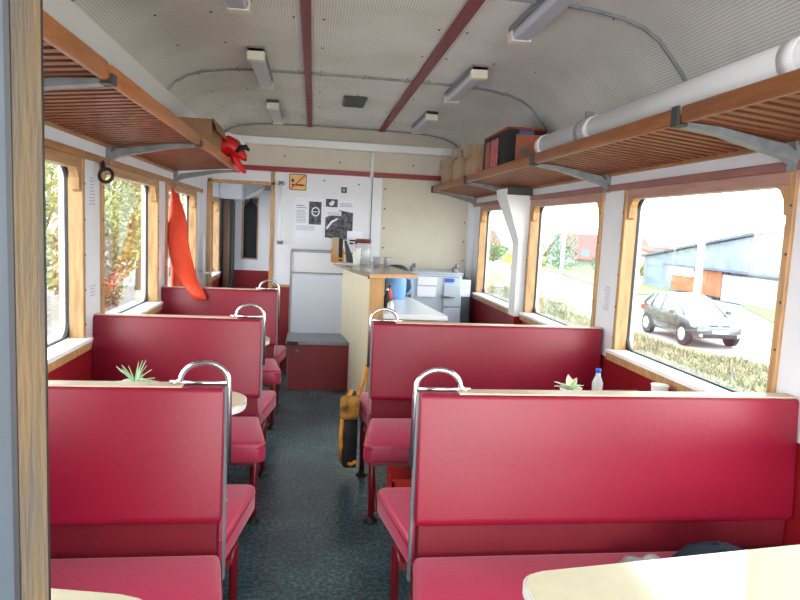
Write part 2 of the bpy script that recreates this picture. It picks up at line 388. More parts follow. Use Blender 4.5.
# ------------------------------------------------------------------ vestibule behind the far doorway
b = BM(); bx(b, XL, -.30, 8.2, 8.26, 0, .90, mi=0)
bx(b, XL, -.86, 8.2, 8.26, .90, 2.06, mi=1); bx(b, -.69, -.30, 8.2, 8.26, .90, 2.06, mi=1)
bx(b, -.86, -.69, 8.2, 8.26, .90, 1.05, mi=1); bx(b, -.86, -.69, 8.2, 8.26, 1.79, 2.06, mi=1)
bx(b, -.36, -.30, YE + .06, 8.2, 0, 2.06, mi=1)
bx(b, XL, -.30, YE + .06, 8.82, 2.06, 2.12, mi=1)
bx(b, XL, -.30, 8.76, 8.82, 0, 2.06, mi=1); bx(b, XL - .06, XL, 8.2, 8.82, 0, 2.12, mi=1); bx(b, -.30, -.24, 8.2, 8.82, 0, 2.12, mi=1)
struct('wall_vestibule', b, [redpaint, white])
b = BM()
for a in ((-.875, -.86, 1.04, 1.80), (-.69, -.675, 1.04, 1.80), (-.875, -.675, 1.79, 1.805), (-.875, -.675, 1.035, 1.05)): bx(b, a[0], a[1], 8.185, 8.2, a[2], a[3])
w = struct('window_12', b, wood)
b = BM(); bx(b, -.86, -.69, 8.225, 8.23, 1.05, 1.79); obj('pane', b, glass, w)
b = BM(); bx(b, -.30, -.25, 8.0, 8.2, 0, .1)
b.free()
# dark coat seen through the narrow pane
b = BM(); rings = []
for z, wx, wy, cx in ((1.75, .02, .02, -.80), (1.68, .10, .05, -.79), (1.5, .14, .07, -.80), (1.2, .15, .08, -.79), (.9, .17, .09, -.78), (.8, .16, .08, -.78)):
    rings.append([(cx + wx * math.cos(t * math.pi / 8) * (1 + .1 * math.sin(3 * t)), 8.5 + wy * math.sin(t * math.pi / 8), z) for t in range(16)])
loft(b, rings); tube(b, [(-.80, 8.5, 1.74), (-.80, 8.52, 1.80), (-.80, 8.76, 1.80)], .012, 8); tag(offs(obj('hanging_coat', b, mat('charcoal_cloth', (.10, .11, .13), .9), smooth=True)), 'dark coat hanging behind the narrow window of the far vestibule', 'coat')
# door frame of the far doorway
b = BM()
bx(b, -1.04, -1.0, YE - .02, YE + .07, 0, 1.915, r=.004); bx(b, -.43, -.39, YE - .02, YE + .07, 0, 2.01, r=.004); bx(b, -1.04, -.39, YE - .02, YE + .07, 1.875, 1.905, r=.004)
struct('door_1', b, wood)
# folded door leaf in the vestibule, dark brown edge
b = BM(); bx(b, -1.06, -.98, 7.9, 7.98, 0, 1.75, r=.004); bx(b, -.975, -.955, 7.95, 8.18, 0, 1.78, mi=1); struct('door_2', b, [mat('brown_post', (.12, .06, .035), .5), dgrey])
b = BM(); tube(b, [(-1.0, 8.12, 1.74), (-.86, 8.10, 1.80), (-.82, 8.10, 1.80)], .022, 8); tube(b, [(-.82, 8.10, 1.79), (-.60, 8.10, 1.93)], .026, 8)
bx(b, -.62, -.46, 8.08, 8.198, 1.90, 1.99, mi=1)
tag(offs(obj('door_closer', b, [beam, steel])), 'pale folding arm door closer at the top of the vestibule wall', 'door closer')
b = BM(); bx(b, -1.098, -.84, 7.8, 8.19, 1.76, 2.04, r=.01); tag(offs(obj('wall_box', b, white)), 'white box in the upper left corner of the far vestibule', 'box')
# handrails
def rail(x, y, z0, z1, lab):
    t = thing('grab_rail', lab, 'handrail', (x, y, z0))
    b = BM(); tube(b, [(0, 0, 0), (0, 0, z1 - z0)], .013, 10); obj('tube', b, pipem, t)
    for k, z in enumerate((.0, z1 - z0)):
        b = BM(); tube(b, [(0, YE - y, z), (0, 0, z)], .009, 8); lathe(b, (0, 0, z - .015), [(.017, 0), (.019, .015), (.017, .03)], 10); bx(b, -.03, .03, YE - y - .005, YE - y, z - .02, z + .02)
        obj('rail_bracket', b, steel, t)
rail(-.325, 6.54, 1.31, 1.90, 'white vertical grab rail right of the far doorway')
t = thing('grab_rail', 'white vertical grab rail at the left edge of the far doorway above the third bench', 'handrail', (-1.055, 6.5, .93))
b = BM(); tube(b, [(0, 0, 0), (0, 0, .45)], .014, 10); obj('tube', b, pipem, t)
b = BM(); tube(b, [(-.04, 0, .05), (.07, 0, .05)], .012, 8); tube(b, [(0, 0, .05), (0, .1, .05)], .008, 8); obj('rail_bracket', b, pipem, t)
b = BM(); tube(b, [(0, 0, .42), (0, .1, .42)], .008, 8); obj('rail_bracket', b, pipem, t)

# ------------------------------------------------------------------ near partition with the open doorway beside the camera
b = BM(); bx(b, XL, -.1915, .443, .485, 0, 2.03); prism(b, [(XL - .02, 2.03)] + [(x, z) for x, z in full if z > 2.03 and x < -.1915] + [(-.1915, 2.45), (-.1915, 2.03)], 'y', .443, .485)
struct('wall_near', b, greyp)
b = BM(); bx(b, -.1915, -.190, .4435, .4895, 0, 2.12)
o = struct('door_3', b, woodold)
b = BM(); bx(b, -.1935, -.190, .4415, .4435, 0, 2.12); bx(b, -.1925, -.1895, .4885, .4915, 0, 2.12); obj('door_seal', b, dark, o)

# ------------------------------------------------------------------ benches
def make_bench(s, Wd, label, group):
    t = thing('train_bench', label, 'bench', (0, 0, 0), 0, group)
    X = lambda u: s * u
    def fx(a, c): return sorted((s * a, s * c))
    for d in (-1, 1):
        # seat cushion: flares towards its front edge on the aisle side
        b = BM(); out = [(X(.004), d * .055), (X(-.062), d * .47), (X(-.035), d * .495), (X(Wd), d * .495), (X(Wd), d * .055)]
        prism(b, out, 'z', .372, .474, r=.020, seg=3); obj('seat', b, vinyl_lit, t, smooth=True)
        b = BM(); ins = [(X(.0), d * .06), (X(-.058), d * .467), (X(-.034), d * .491), (X(Wd), d * .491), (X(Wd), d * .06)]
        pr = [(*p, .449) for p in ins]; tube(b, pr, .0045, 6, closed=True); obj('piping', b, vinyl, t.children[-1])
        # back cushion
        b = BM(); a0, a1 = fx(.004, Wd)
        prism(b, [(d * .012, .991), (d * .030, .991), (d * .040, .983), (d * .068, .590), (d * .060, .570), (d * .012, .566)], 'x', a0, a1, r=.008, seg=2)
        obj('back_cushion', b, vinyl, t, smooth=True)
        # legs
        b = BM(); tube(b, [(X(.0), d * .12, .35), (X(.0), d * .29, .335), (X(.0), d * .305, .30), (X(.005), d * .31, .012)], .016, 10); lg = obj('leg', b, redtube, t)
        b = BM(); lathe(b, (X(.005), d * .31, 0), [(.035, 0), (.036, .008), (.022, .014), (.018, .03)], 14); obj('foot_plate', b, dark, lg)
        b = BM(); a0, a1 = fx(-.01, Wd); bx(b, a0, a1, min(d * .08, d * .44), max(d * .08, d * .44), .345, .373); obj('seat_base', b, redtube, t)
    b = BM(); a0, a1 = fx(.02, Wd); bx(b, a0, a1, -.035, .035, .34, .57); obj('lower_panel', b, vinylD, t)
    b = BM(); a0, a1 = fx(.13, Wd); bx(b, a0, a1, -.028, .028, .988, .995, r=.002); obj('top_strip', b, woodl, t)
    b = BM(); a0, a1 = fx(-.004, .004); bx(b, a0, a1, -.012, .012, .36, .99)
    for z in (.62, .76, .9): tube(b, [(X(-.003), 0, z), (X(-.008), 0, z)], .006, 6)
    obj('frame_edge', b, steel, t)
    b = BM(); pts = [(X(.16), 0, .995), (X(.150), 0, 1.0)]
    for k in range(0, 13):
        a = math.pi * k / 12; pts.append((X(.066 + .072 * math.cos(a)), 0, 1.005 + .058 * math.sin(a)))
    pts += [(X(-.008), 0, .98), (X(-.009), 0, .74)]
    tube(b, pts, .0085, 10); tube(b, [(X(-.006), 0, 1.0), (X(.17), 0, 1.0)], .0065, 8); obj('handle', b, chrome, t)
    b = BM(); tube(b, [(X(.03), -.30, .05), (X(.03), .10, .34)], .010, 8); obj('brace', b, redtube, t)
    b = BM(); tube(b, [(X(Wd - .02), -.30, .34), (X(Wd - .02), .30, .34)], .010, 8); obj('wall_support', b, redtube, t)
    return t
G1, G2 = 'back to back benches on the left of the aisle', 'back to back benches on the right of the aisle'
BL = make_bench(-1, .849, 'red vinyl double bench on the left nearest the camera, with a table edge below it', G1); BL.location = (-.25, 2.0, 0)
copy_tree(BL, (-.25, 3.455, 0), 'red vinyl double bench on the left, second from the camera, behind the first spiky plant')
copy_tree(BL, (-.25, 4.96, 0), 'red vinyl double bench on the left, farthest of three, with orange jacket hanging over it')
BR = make_bench(1, 1.31, 'wide red vinyl double bench on the right nearest the camera, dark cap on its seat', G2); BR.location = (.345, 1.955, 0)
copy_tree(BR, (.335, 3.44, 0), 'wide red vinyl double bench on the right, farther one, just in front of the counter')

# ------------------------------------------------------------------ tables
def make_table(s, ln, label):
    t = thing('dining_table', label, 'table', (0, 0, 0), 0, 'tables between the benches')
    def outline(g):
        P_ = [(s * 0, -(.30 + g)), (s * 0, .30 + g)]
        rr = (.055 if s > 0 else .125) + g; hw = .155 + g; L = ln + g
        for k in range(7):
            a = math.radians(90 - 90 * k / 6); P_.append((-s * -(0) + s * -(L - rr + rr * math.cos(a)), (hw - rr) + rr * math.sin(a)))
        for k in range(7):
            a = math.radians(-90 * k / 6); P_.append((s * -(L - rr + rr * math.cos(a)), -(hw - rr) + rr * math.sin(a)))
        return P_
    # round the aisle end fully
    b = BM(); prism(b, outline(0), 'z', .722, .745, r=.003); obj('tabletop', b, tablem, t)
    b = BM(); prism(b, outline(.006), 'z', .716, .740, r=.002); obj('edge_band', b, edge, t)
    b = BM(); tube(b, [(-s * (ln - .32), 0, .02), (-s * (ln - .32), 0, .716)], .022, 12); lathe(b, (-s * (ln - .32), 0, 0), [(.11, 0), (.11, .012), (.03, .025)], 20); bx(b, *sorted((-s * (ln - .45), -s * (ln - .2))), -.08, .08, .70, .716)
    obj('leg', b, steel, t)
    return t
TR = make_table(1, 1.175, 'cream topped table at the lower right corner in front of the nearest right bench'); TR.location = (XR, 1.16, 0)
copy_tree(TR, (XR, 2.70, 0), 'cream topped table on the right between the two wide benches, holding the variegated plant')
TL = make_table(-1, .835, 'cream topped table at the lower left corner in front of the nearest left bench'); TL.location = (XL, 1.125, 0)
copy_tree(TL, (XL, 2.73, 0), 'cream topped table on the left between first and second bench, holding a spiky plant')
copy_tree(TL, (XL, 4.22, 0), 'small looking cream table end on the left between second and third bench')

# ------------------------------------------------------------------ luggage racks
def rack(s, X, xf, y0, y1, zf, zw, brs, label):
    t = thing('luggage_rack', label, 'luggage rack', (X, y0, zw))
    x2 = lambda x: x - X
    b = BM(); n = int((y1 - y0) / .064)
    for k in range(n):
        y = k * .064
        dx = X - s * .01; 
        v = []
        for (x, z) in ((dx, zw), (xf, zf)):
            for yy in (y, y + .034):
                for dz in (0, .030): v.append(b.verts.new((x2(x), yy, z - zw + dz)))
        for q in ((0, 1, 3, 2), (4, 6, 7, 5), (0, 4, 5, 1), (2, 3, 7, 6), (0, 2, 6, 4), (1, 5, 7, 3)): b.faces.new([v[i] for i in q])
    obj('slats', b, woodr, t)
    b = BM()
    for f in (.06, .5): 
        xx = X + (xf - X) * f; zz = (zf - zw) * f + .030; bx(b, x2(xx) - .012, x2(xx) + .012, 0, y1 - y0, zz, zz + .012)
    obj('slat_bearer', b, woodr, t)
    b = BM(); a, c = sorted((x2(xf), x2(xf - s * .028)))
    ys = [0] + [q - y0 for q in brs if y0 < q < y1 - .1] + [y1 - y0]
    for p, q in zip(ys, ys[1:]):
        bx(b, a, c, p + .02, q - .02, zf - zw - .012, zf - zw + .046, r=.010, seg=3)
    obj('front_rail', b, woodb if s < 0 else woodbr, t, smooth=True)
    b = BM(); a, c = sorted((x2(X), x2(X - s * .022))); bx(b, a, c, 0, y1 - y0, -.012, .008, r=.003); obj('wall_batten', b, woodh, t)
    for y in brs:
        yy = y - y0; b = BM(); pts = [];
        Pz = [(X - s * .004, zw - .085, .03), (X - s * .02, zw - .058, .036), (X - s * .06, zw - .034, .042), (X - s * .14, zw - .019, .036), (X + (xf - X) * .72, zw + (zf - zw) * .72 - .014, .024), (xf, zf - .014, .015)]
        up = [(x2(x), z - zw + h * .5) for x, z, h in Pz]; dn = [(x2(x), z - zw - h * .5) for x, z, h in Pz]
        prism(b, up + dn[::-1], 'y', yy - .024, yy + .024)
        prism(b, [(x2(X), -.10), (x2(X), .03), (x2(X - s * .03), .0), (x2(X - s * .02), -.10)], 'y', yy - .022, yy + .022)
        br = obj('bracket', b, alu, t)
        b = BM(); a, c = sorted((x2(xf + s * .006), x2(xf - s * .036))); 
        bx(b, a, c, yy - .022, yy + .022, zf - zw - .020, zf - zw - .013); q0, q1 = sorted((x2(xf - s * .030), x2(xf - s * .038))); bx(b, q0, q1, yy - .020, yy + .020, zf - zw - .02, zf - zw + (.046 if s > 0 else .012)); obj('rail_clip', b, dgrey, br)
    return t
rack(1, XR, 1.225, .50, 6.55, 1.905, 1.862, [.75, 2.06, 3.50, 5.10, 6.52], 'long wooden slatted luggage rack on the right above the windows')
rack(-1, XL, -.645, .50, 5.36, 1.912, 1.868, [.75, 2.10, 3.66, 5.33], 'long wooden slatted luggage rack on the left above the windows')
# white pipe above the right rack
t = thing('duct_pipe', 'long white round pipe running above the right luggage rack', 'pipe', (1.33, .5, 2.02))
b = BM(); tube(b, [(0, 0, 0), (0, 3.2, 0)], .060, 24); obj('tube', b, pipem, t)
for y in (1.17, 2.50, 3.15):
    b = BM(); tube(b, [(0, y - .03, 0), (0, y + .03, 0)], .064, 24); obj('coupling', b, pipem, t)
for y in (2.60, .5):
    b = BM(); tube(b, [(0, y - .012, 0), (0, y + .012, 0)], .067, 24); bx(b, .0, .22, y - .01, y + .01, .02, .035); bx(b, -.01, .03, y - .012, y + .012, .06, .1); obj('pipe_clip', b, alu, t)

# ------------------------------------------------------------------ ceiling lamps, hatch
def lamp(x, y0, y1, label, cap_end):
    t = thing('ceiling_lamp', label, 'lamp', (x, y0, 2.47), 0, 'fluorescent lamps on the ceiling'); L = y1 - y0
    b = BM(); bx(b, -.05, .05, 0, L, -.030, 0, r=.004); obj('housing', b, steel, t)
    b = BM(); prism(b, [(-.040, -.028), (-.046, -.05), (-.034, -.070), (.034, -.070), (.046, -.05), (.040, -.028)], 'y', .06, L - .06, r=.004); obj('diffuser', b, plas, t)
    for a, c in ((0, .06), (L - .06, L)):
        b = BM(); bx(b, -.049, .049, a, c, -.074, -.006, r=.005); obj('end_cap', b, plasc, t)
    return t
for y0, y1, w in ((2.10, 2.98, 'nearest'), (3.76, 4.56, 'middle'), (5.28, 6.08, 'farthest')):
    lamp(-.345, y0, y1, '%s of the three long lamps left of the red ceiling strips' % w, 0)
    lamp(.935, y0, y1 + (.08 if w == 'nearest' else 0), '%s of the three long lamps right of the red ceiling strips' % w, 0)
b = BM(); bx(b, .20, .375, 4.95, 5.28, 2.452, 2.474, r=.006)
for k in range(8): bx(b, .215, .36, 4.98 + k * .037, 4.995 + k * .037, 2.446, 2.454)
tag(offs(obj('ceiling_vent', b, dgrey)), 'dark rectangular vent on the ceiling between the red strips', 'vent')

# ------------------------------------------------------------------ duct at right wall
t = thing('wall_duct', 'white flared vertical duct on the right wall between the far windows', 'duct', (1.58, 4.9, 0))
b = BM()
def rc(x0, x1, y0, y1, z): return [(x0 - 1.58, y0 - 4.9, z), (x1 - 1.58, y0 - 4.9, z), (x1 - 1.58, y1 - 4.9, z), (x0 - 1.58, y1 - 4.9, z)]
loft(b, [rc(1.585, 1.655, 4.82, 4.97, .86), rc(1.585, 1.655, 4.82, 4.97, 1.42), rc(1.575, 1.655, 4.81, 4.99, 1.47), rc(1.46, 1.655, 4.79, 5.05, 1.78), rc(1.45, 1.655, 4.79, 5.06, 1.845)])
o = obj('shaft', b, beam, t); 
for p in o.data.polygons: p.use_smooth = False
b = BM(); bx(b, .005, .075, -.08, .07, 0, .86); obj('lower_box', b, redpaint, t)
b = BM(); bx(b, -.12, .075, -.125, -.105, 1.80, 1.86); obj('top_flange', b, dgrey, t)

# ------------------------------------------------------------------ end wall signs
t = thing('no_smoking_sign', 'square yellow no smoking sign with red diagonal on the end wall', 'sign', (-.163, YE, 1.92))
b = BM(); prism(b, [(p[0], p[1]) for p in ring_pts(-.086, .086, -.08, .08, .014)], 'y', -.004, 0); obj('sign_plate', b, dark, t)
b = BM(); prism(b, [(p[0], p[1]) for p in ring_pts(-.080, .080, -.074, .074, .012)], 'y', -.006, -.004); obj('sign_face', b, yellow, t)
b = BM(); bx(b, -.062, .055, -.0072, -.006, -.036, -.020); 
prism(b, [(-.062, .035), (-.045, .03), (-.035, .01), (-.052, -.005), (-.066, .005)], 'y', -.0072, -.006); bx(b, .058, .066, -.0072, -.006, -.036, -.02); obj('cigarette_symbol', b, dark, t)
b = BM(); prism(b, [(-.074, -.066), (-.062, -.072), (.074, .064), (.064, .072)], 'y', -.0085, -.0072); obj('red_slash', b, red, t)
# posters
t = thing('info_poster', 'white poster with grey text and one dark photo, left of two on end wall', 'poster', (-.19, YE, 1.36), 0, 'posters on the end wall')
b = BM(); bx(b, 0, .29, -.002, 0, 0, .41); obj('sheet', b, paper, t)
b = BM()
bx(b, .02, .10, -.003, -.002, .325, .335); bx(b, .02, .12, -.003, -.002, .305, .313)
for k in range(9): bx(b, .02, .105 + R.random() * .02, -.003, -.002, .16 + k * .015, .165 + k * .015)
for k in range(4): bx(b, .02, .21 - R.random() * .02, -.003, -.002, .085 + k * .013, .089 + k * .013)
obj('text_lines', b, ink, t)
b = BM(); bx(b, .145, .27, -.003, -.002, .145, .375); obj('printed_photo', b, inkd, t)
b = BM()
tube(b, [(.212 + .036 * math.cos(a * math.pi / 10), -.004, .275 + .042 * math.sin(a * math.pi / 10)) for a in range(20)], .007, 6, closed=True); bx(b, .185, .24, -.005, -.003, .27, .278); obj('photo_motif', b, paper, t)
t = thing('info_poster', 'poster with dark black and white photo collage, right of two on end wall', 'poster', (.112, YE, 1.36), 0, 'posters on the end wall')
b = BM(); bx(b, 0, .30, -.002, 0, 0, .42); obj('sheet', b, paper, t)
b = BM(); bx(b, .01, .13, -.003, -.002, .33, .41); prism(b, [(.01, .02), (.29, .0), (.29, .28), (.15, .30), (.01, .22)], 'y', -.003, -.002); obj('printed_photo', b, inkd, t)
b = BM(); bx(b, .02, .17, -.0045, -.003, .245, .29); prism(b, [(.03, .1), (.08, .17), (.14, .21), (.13, .22), (.07, .19), (.02, .12)], 'y', -.0045, -.003)
prism(b, [(.04, .36), (.07, .395), (.10, .39), (.09, .35), (.06, .34)], 'y', -.0045, -.003); obj('photo_motif', b, paper, t)
b = BM()
for k in range(3): bx(b, .15, .28 - R.random() * .03, -.003, -.002, .34 + k * .014, .345 + k * .014)
for k in range(2): bx(b, .03, .16, -.0052, -.0046, .255 + k * .015, .26 + k * .015)
obj('text_lines', b, ink, t)
b = BM(); bx(b, -.028, .028, -.02, 0, -.028, .028, r=.004); prism(b, ring_pts(-.012, .012, -.012, .012, .004), 'y', -.024, -.02, mi=1)
o = obj('wall_switch', b, [dgrey, steel]); o.location = (.30, YE, 1.865); tag(o, 'small dark square switch on the end wall above the posters', 'switch')

# ------------------------------------------------------------------ locker and low box before the end wall
t = thing('end_locker', 'tall pale locker with steel edges against the end wall left of the counter', 'cabinet', (-.20, 6.25, .40))
b = BM(); bx(b, 0, .60, 0, .335, 0, .84, r=.004); obj('body', b, white, t)
b = BM(); bx(b, .012, .60, -.012, 0, .0, .62, r=.003); obj('door', b, mat('locker_door', (.62, .67, .78), .35), t)
b = BM()
for z in (.63, .835): bx(b, -.006, .606, -.014, .34, z, z + .015, r=.002)
bx(b, -.006, .008, -.015, .02, 0, .85); obj('edge_trim', b, steel, t)
t = thing('low_chest', 'low dark red chest with grey lid at the end of the aisle', 'chest', (-.20, 5.77, 0))
b = BM(); bx(b, 0, .60, 0, .48, 0, .42, r=.004); obj('body', b, redpaint, t)
b = BM(); bx(b, -.012, .60, -.015, .48, .42, .452, r=.005); obj('lid', b, steel, t)
b = BM(); bx(b, .004, .014, -.003, 0, .01, .41); obj('hinge_strip', b, woodold, t)
b = BM(); lathe(b, (0, 0, 0), [(.018, 0), (.016, .006), (.006, .01)], 12); o = obj('latch', b, steel, t); o.rotation_euler = (math.pi / 2, 0, 0); o.location = (.09, 0, .36)
b = BM(); bx(b, 0, .1, -.02, -.013, .415, .45, r=.002); obj('lid_corner', b, dark, t)

# ------------------------------------------------------------------ serving counter (slightly skewed to the aisle)
t = thing('serving_counter', 'cream bar counter with brown top and orange wooden end post', 'counter')
b = BM(); prism(b, [(.272, 6.5), (.300, 6.5), (.505, 4.86), (.463, 4.86)], 'z', 0, 1.128); obj('front_panel', b, counterp, t)
b = BM(); prism(b, [(.452, 4.83), (.555, 4.845), (.55, 4.90), (.445, 4.885)], 'z', 0, 1.128, r=.003); obj('end_post', b, woodc, t)
top = [(.432, 4.745), (.82, 4.90), (.74, 5.70), (.66, 6.2), (.62, 6.52), (.20, 6.52), (.215, 6.2), (.262, 5.7), (.335, 5.2)]
b = BM(); prism(b, top, 'z', 1.130, 1.158, r=.004); obj('bar_top', b, countert, t)
b = BM(); prism(b, [(.430, 4.738), (.822, 4.893), (.822, 4.903), (.430, 4.748)], 'z', 1.128, 1.156); obj('top_edge', b, woodc, t)
b = BM(); lathe(b, (.445, 4.95, 1.105), [(.012, 0), (.012, .024)], 8); obj('support_foot', b, dgrey, t)
t = thing('worktop_cabinet', 'low cabinet with bright white worktop behind the counter', 'cabinet')
b = BM(); prism(b, [(.565, 4.88), (1.03, 4.84), (.93, 5.95), (.80, 6.5), (.42, 6.5)], 'z', 0, .81); obj('body', b, counterp, t)
b = BM(); prism(b, [(.556, 4.82), (1.055, 4.80), (.955, 6.0), (.93, 6.3), (.90, 6.52), (.40, 6.52)], 'z', .812, .85, r=.005); obj('worktop', b, lam, t)
# things on the counter
t = thing('brochure_stand', 'small wooden leaflet stand on the far end of the counter top', 'holder', (.24, 6.15, 1.158))
b = BM(); bx(b, -.06, .06, -.03, .03, 0, .012); bx(b, -.062, -.05, -.03, -.02, 0, .13); bx(b, .05, .062, -.03, -.02, 0, .13); bx(b, -.06, .06, -.032, -.026, .03, .045); obj('rack_frame', b, orangey, t)
b = BM(); prism(b, [(-.02, .012), (-.012, .012), (.03, .23), (.022, .235)], 'x', -.05, .01); obj('leaflet', b, cardl, t)
b = BM(); prism(b, [(-.005, .012), (.005, .012), (.05, .22), (.042, .225)], 'x', .005, .05); obj('leaflet', b, dark, t)
b = BM(); prism(b, [(0, 0), (.08, 0), (-.01, .21), (-.03, .21)], 'y', -.02, .02); o = obj('menu_tent', b, dgrey); o.location = (.33, 6.15, 1.158); tag(o, 'dark leaning menu card on the counter beside the leaflet stand', 'menu')
b = BM(); prism(b, [(0, 0), (.006, 0), (.05, .30), (.044, .30)], 'x', -.075, .075); bx(b, -.05, .05, .012, .014, .20, .215, mi=1); bx(b, -.05, -.01, .020, .024, .17, .186, mi=1); bx(b, .0, .03, .02, .024, .175, .19, mi=1)
o = obj('counter_card', b, [paper, dark]); o.location = (.41, 6.3, 1.158); tag(o, 'white paper card standing behind the red lidded jar on the counter', 'card')
t = thing('lidded_jar', 'clear round jar with dark red lid on the counter', 'jar', (.475, 6.05, 1.158))
b = BM(); lathe(b, (0, 0, 0), [(.068, 0), (.075, .01), (.075, .17), (.06, .19), (.06, .195)], 24); obj('body', b, clearp, t)
b = BM(); lathe(b, (0, 0, 0), [(.066, .195), (.074, .198), (.074, .225), (.066, .232)], 24); obj('lid', b, mat('maroon_lid', (.13, .005, .01), .4), t)
b = BM()
for k in range(14): a = R.random() * 6.28; q = R.random() * .045; bx(b, q * math.cos(a) - .012, q * math.cos(a) + .012, q * math.sin(a) - .012, q * math.sin(a) + .012, .01 + k * .010, .03 + k * .010, r=.003)
obj('contents', b, potm, t)
def cup(name, x, y, z, r, h, lab, m, grp, cat='cup'):
    b = BM(); lathe(b, (0, 0, 0), [(r * .72, 0), (r, h), (r * 1.05, h + .003), (r * .94, h - .002), (r * .68, .006)], 18)
    o = obj(name, b, m); o.location = (x, y, z); tag(o, lab, cat, grp); return o
for k in range(3):
    cup('paper_cup', .405, 5.86, 1.158 + k * .034, .038, .078, ['white cup at the bottom of the stack on the counter', 'white cup in the middle of the stack on the counter', 'white cup on top of the stack on the counter'][k], potm, 'stacked white cups on the counter')
b = BM(); lathe(b, (0, 0, 0), [(.10, 0), (.115, .008), (.11, .010), (.1, .004)], 24); o = obj('tray', b, lam); o.location = (.31, 5.88, 1.158); tag(o, 'flat white plate at the aisle edge of the counter top', 'plate')
cup('drinking_glass', .60, 5.95, 1.158, .035, .07, 'clear upturned glass on the counter, left of two', clearp, 'glasses on the counter', 'glass')
cup('drinking_glass', .685, 5.85, 1.158, .035, .075, 'clear upturned glass on the counter, right of two nearest its far corner', clearp, 'glasses on the counter', 'glass')
# on the worktop
t = thing('water_container', 'blue plastic drum with dark lid standing on the white worktop', 'container', (.785, 5.90, .85))
b = BM(); lathe(b, (0, 0, 0), [(.078, 0), (.086, .03), (.095, .06), (.098, .25), (.09, .275)], 28); obj('body', b, bluep, t)
b = BM(); lathe(b, (0, 0, 0), [(.1, .275), (.1, .29), (.06, .315), (.02, .32)], 28); obj('lid', b, navy, t)
b = BM(); tube(b, [(.095, 0, .20), (.14, 0, .18), (.15, 0, .11), (.13, 0, .06), (.09, 0, .05)], .012, 8); obj('handle', b, bluep, t)
b = BM(); bx(b, .06, .092, -.075, -.04, .2, .25); obj('label', b, red, t)
def bottle(x, y, z, r, h, m, capm, lab):
    t = thing('bottle', lab, 'bottle', (x, y, z), 0, 'small bottles on the worktop')
    b = BM(); lathe(b, (0, 0, 0), [(r, 0), (r, h * .6), (r * .4, h * .8), (r * .35, h * .9)], 14); obj('body', b, m, t)
    b = BM(); lathe(b, (0, 0, 0), [(r * .45, h * .9), (r * .4, h)], 10); obj('cap', b, capm, t)
bottle(.625, 5.22, .85, .028, .16, dark, potm, 'dark bottle with white cap on the worktop beside the counter post')
bottle(.665, 5.40, .85, .026, .17, red, dark, 'red bottle on the worktop behind the dark bottle')
bottle(.640, 5.10, .85, .026, .08, potm, dark, 'short white bottle at the front of the worktop beside the counter post')
# kitchen appliance
t = thing('kitchen_appliance', 'pale blue-grey metal appliance with small hatch behind the worktop', 'appliance', (.96, 6.1, 0))
b = BM(); bx(b, 0, .50, 0, .45, 0, 1.085, r=.006); obj('body', b, fridgem, t)
b = BM(); bx(b, -.008, .508, -.012, .46, 1.085, 1.10, r=.004); obj('top_plate', b, fridgem, t)
b = BM(); bx(b, .32, .49, -.02, 0, .77, .985, r=.005); h = obj('door', b, fridgem, t)
b = BM(); tube(b, [(.31, -.03, .865), (.43, -.045, .868)], .011, 8); bx(b, .30, .325, -.04, -.0, .85, .885, r=.004); obj('handle', b, steel, h)
b = BM(); bx(b, .32, .49, -.016, 0, .2, .76, r=.005); obj('door', b, mat('lilac_panel', (.50, .52, .64), .4), t)
b = BM(); bx(b, .06, .25, -.018, 0, .975, 1.055); bx(b, .06, .24, -.018, 0, .86, .96); obj('paper_note', b, paper, t)
b = BM(); bx(b, .33, .42, -.018, 0, 1.01, 1.045); obj('label', b, bluel, t)
b = BM(); bx(b, .03, .47, -.003, .004, 1.055, 1.062); obj('trim_line', b, steel, t)
for x in (.02, .44):
    b = BM(); bx(b, x - .02, x + .025, .05, .12, 1.10, 1.15, r=.008); tube(b, [(x, .03, 1.15), (x + .01, .06, 1.165)], .02, 8); obj('top_knob', b, steel, t)
t = thing('side_cupboard', 'narrow dark grey cupboard in the corner under the paper notice', 'cupboard', (1.49, 6.3, 0))
b = BM(); bx(b, 0, .11, 0, .23, 0, 1.03, r=.004); obj('body', b, mat('cupboard_grey', (.12, .13, .15), .5), t)
b = BM(); bx(b, .0, .108, -.004, 0, .85, 1.02); obj('paper_note', b, paper, t)
b = BM()
for k in range(3): bx(b, .01, .07 + .02 * k, -.0055, -.004, .99 - k * .018, .995 - k * .018)
bx(b, .01, .09, -.0055, -.004, .93, .934); obj('text_lines', b, ink, t)

# ------------------------------------------------------------------ items on the racks
t = thing('cardboard_box', 'brown cardboard box on the far end of the left luggage rack', 'box', (-.86, 4.55, 1.937))
b = BM(); bx(b, -.10, .18, -.1, .36, 0, .225); obj('carton', b, card, t)
b = BM(); prism(b, [(.18, .235), (.184, .235), (.215, .15), (.211, .15)], 'y', -.1, .4); obj('flap', b, card, t)
t = thing('red_jacket_bundle', 'bright red bundle with black and white trim hanging over the left rack end', 'bag', (-.70, 5.03, 1.95))
b = BM(); rings = []
for i, (x, z, w, h) in enumerate(((-.10, .05, .03, .03), (-.06, .07, .10, .075), (.0, .10, .13, .085), (.07, .11, .12, .07), (.13, .08, .09, .06), (.17, .05, .05, .04), (.19, .03, .02, .02))):
    rings.append([(x, w * math.cos(k * math.pi / 7) * (1 + .28 * math.sin(i * 2.3 + k * 1.9)), z + h * math.sin(k * math.pi / 7) * (1 + .25 * math.cos(2 * k + i * 1.7))) for k in range(14)])
loft(b, rings); obj('body', b, red, t)
b = BM(); rings = []
for i, (x, z, w) in enumerate(((.08, .07, .06), (.10, .02, .07), (.13, -.04, .055), (.16, -.08, .03))):
    rings.append([(x + .03 * math.cos(k * math.pi / 5), w * math.sin(k * math.pi / 5), z + .01 * math.cos(k * 2)) for k in range(10)])
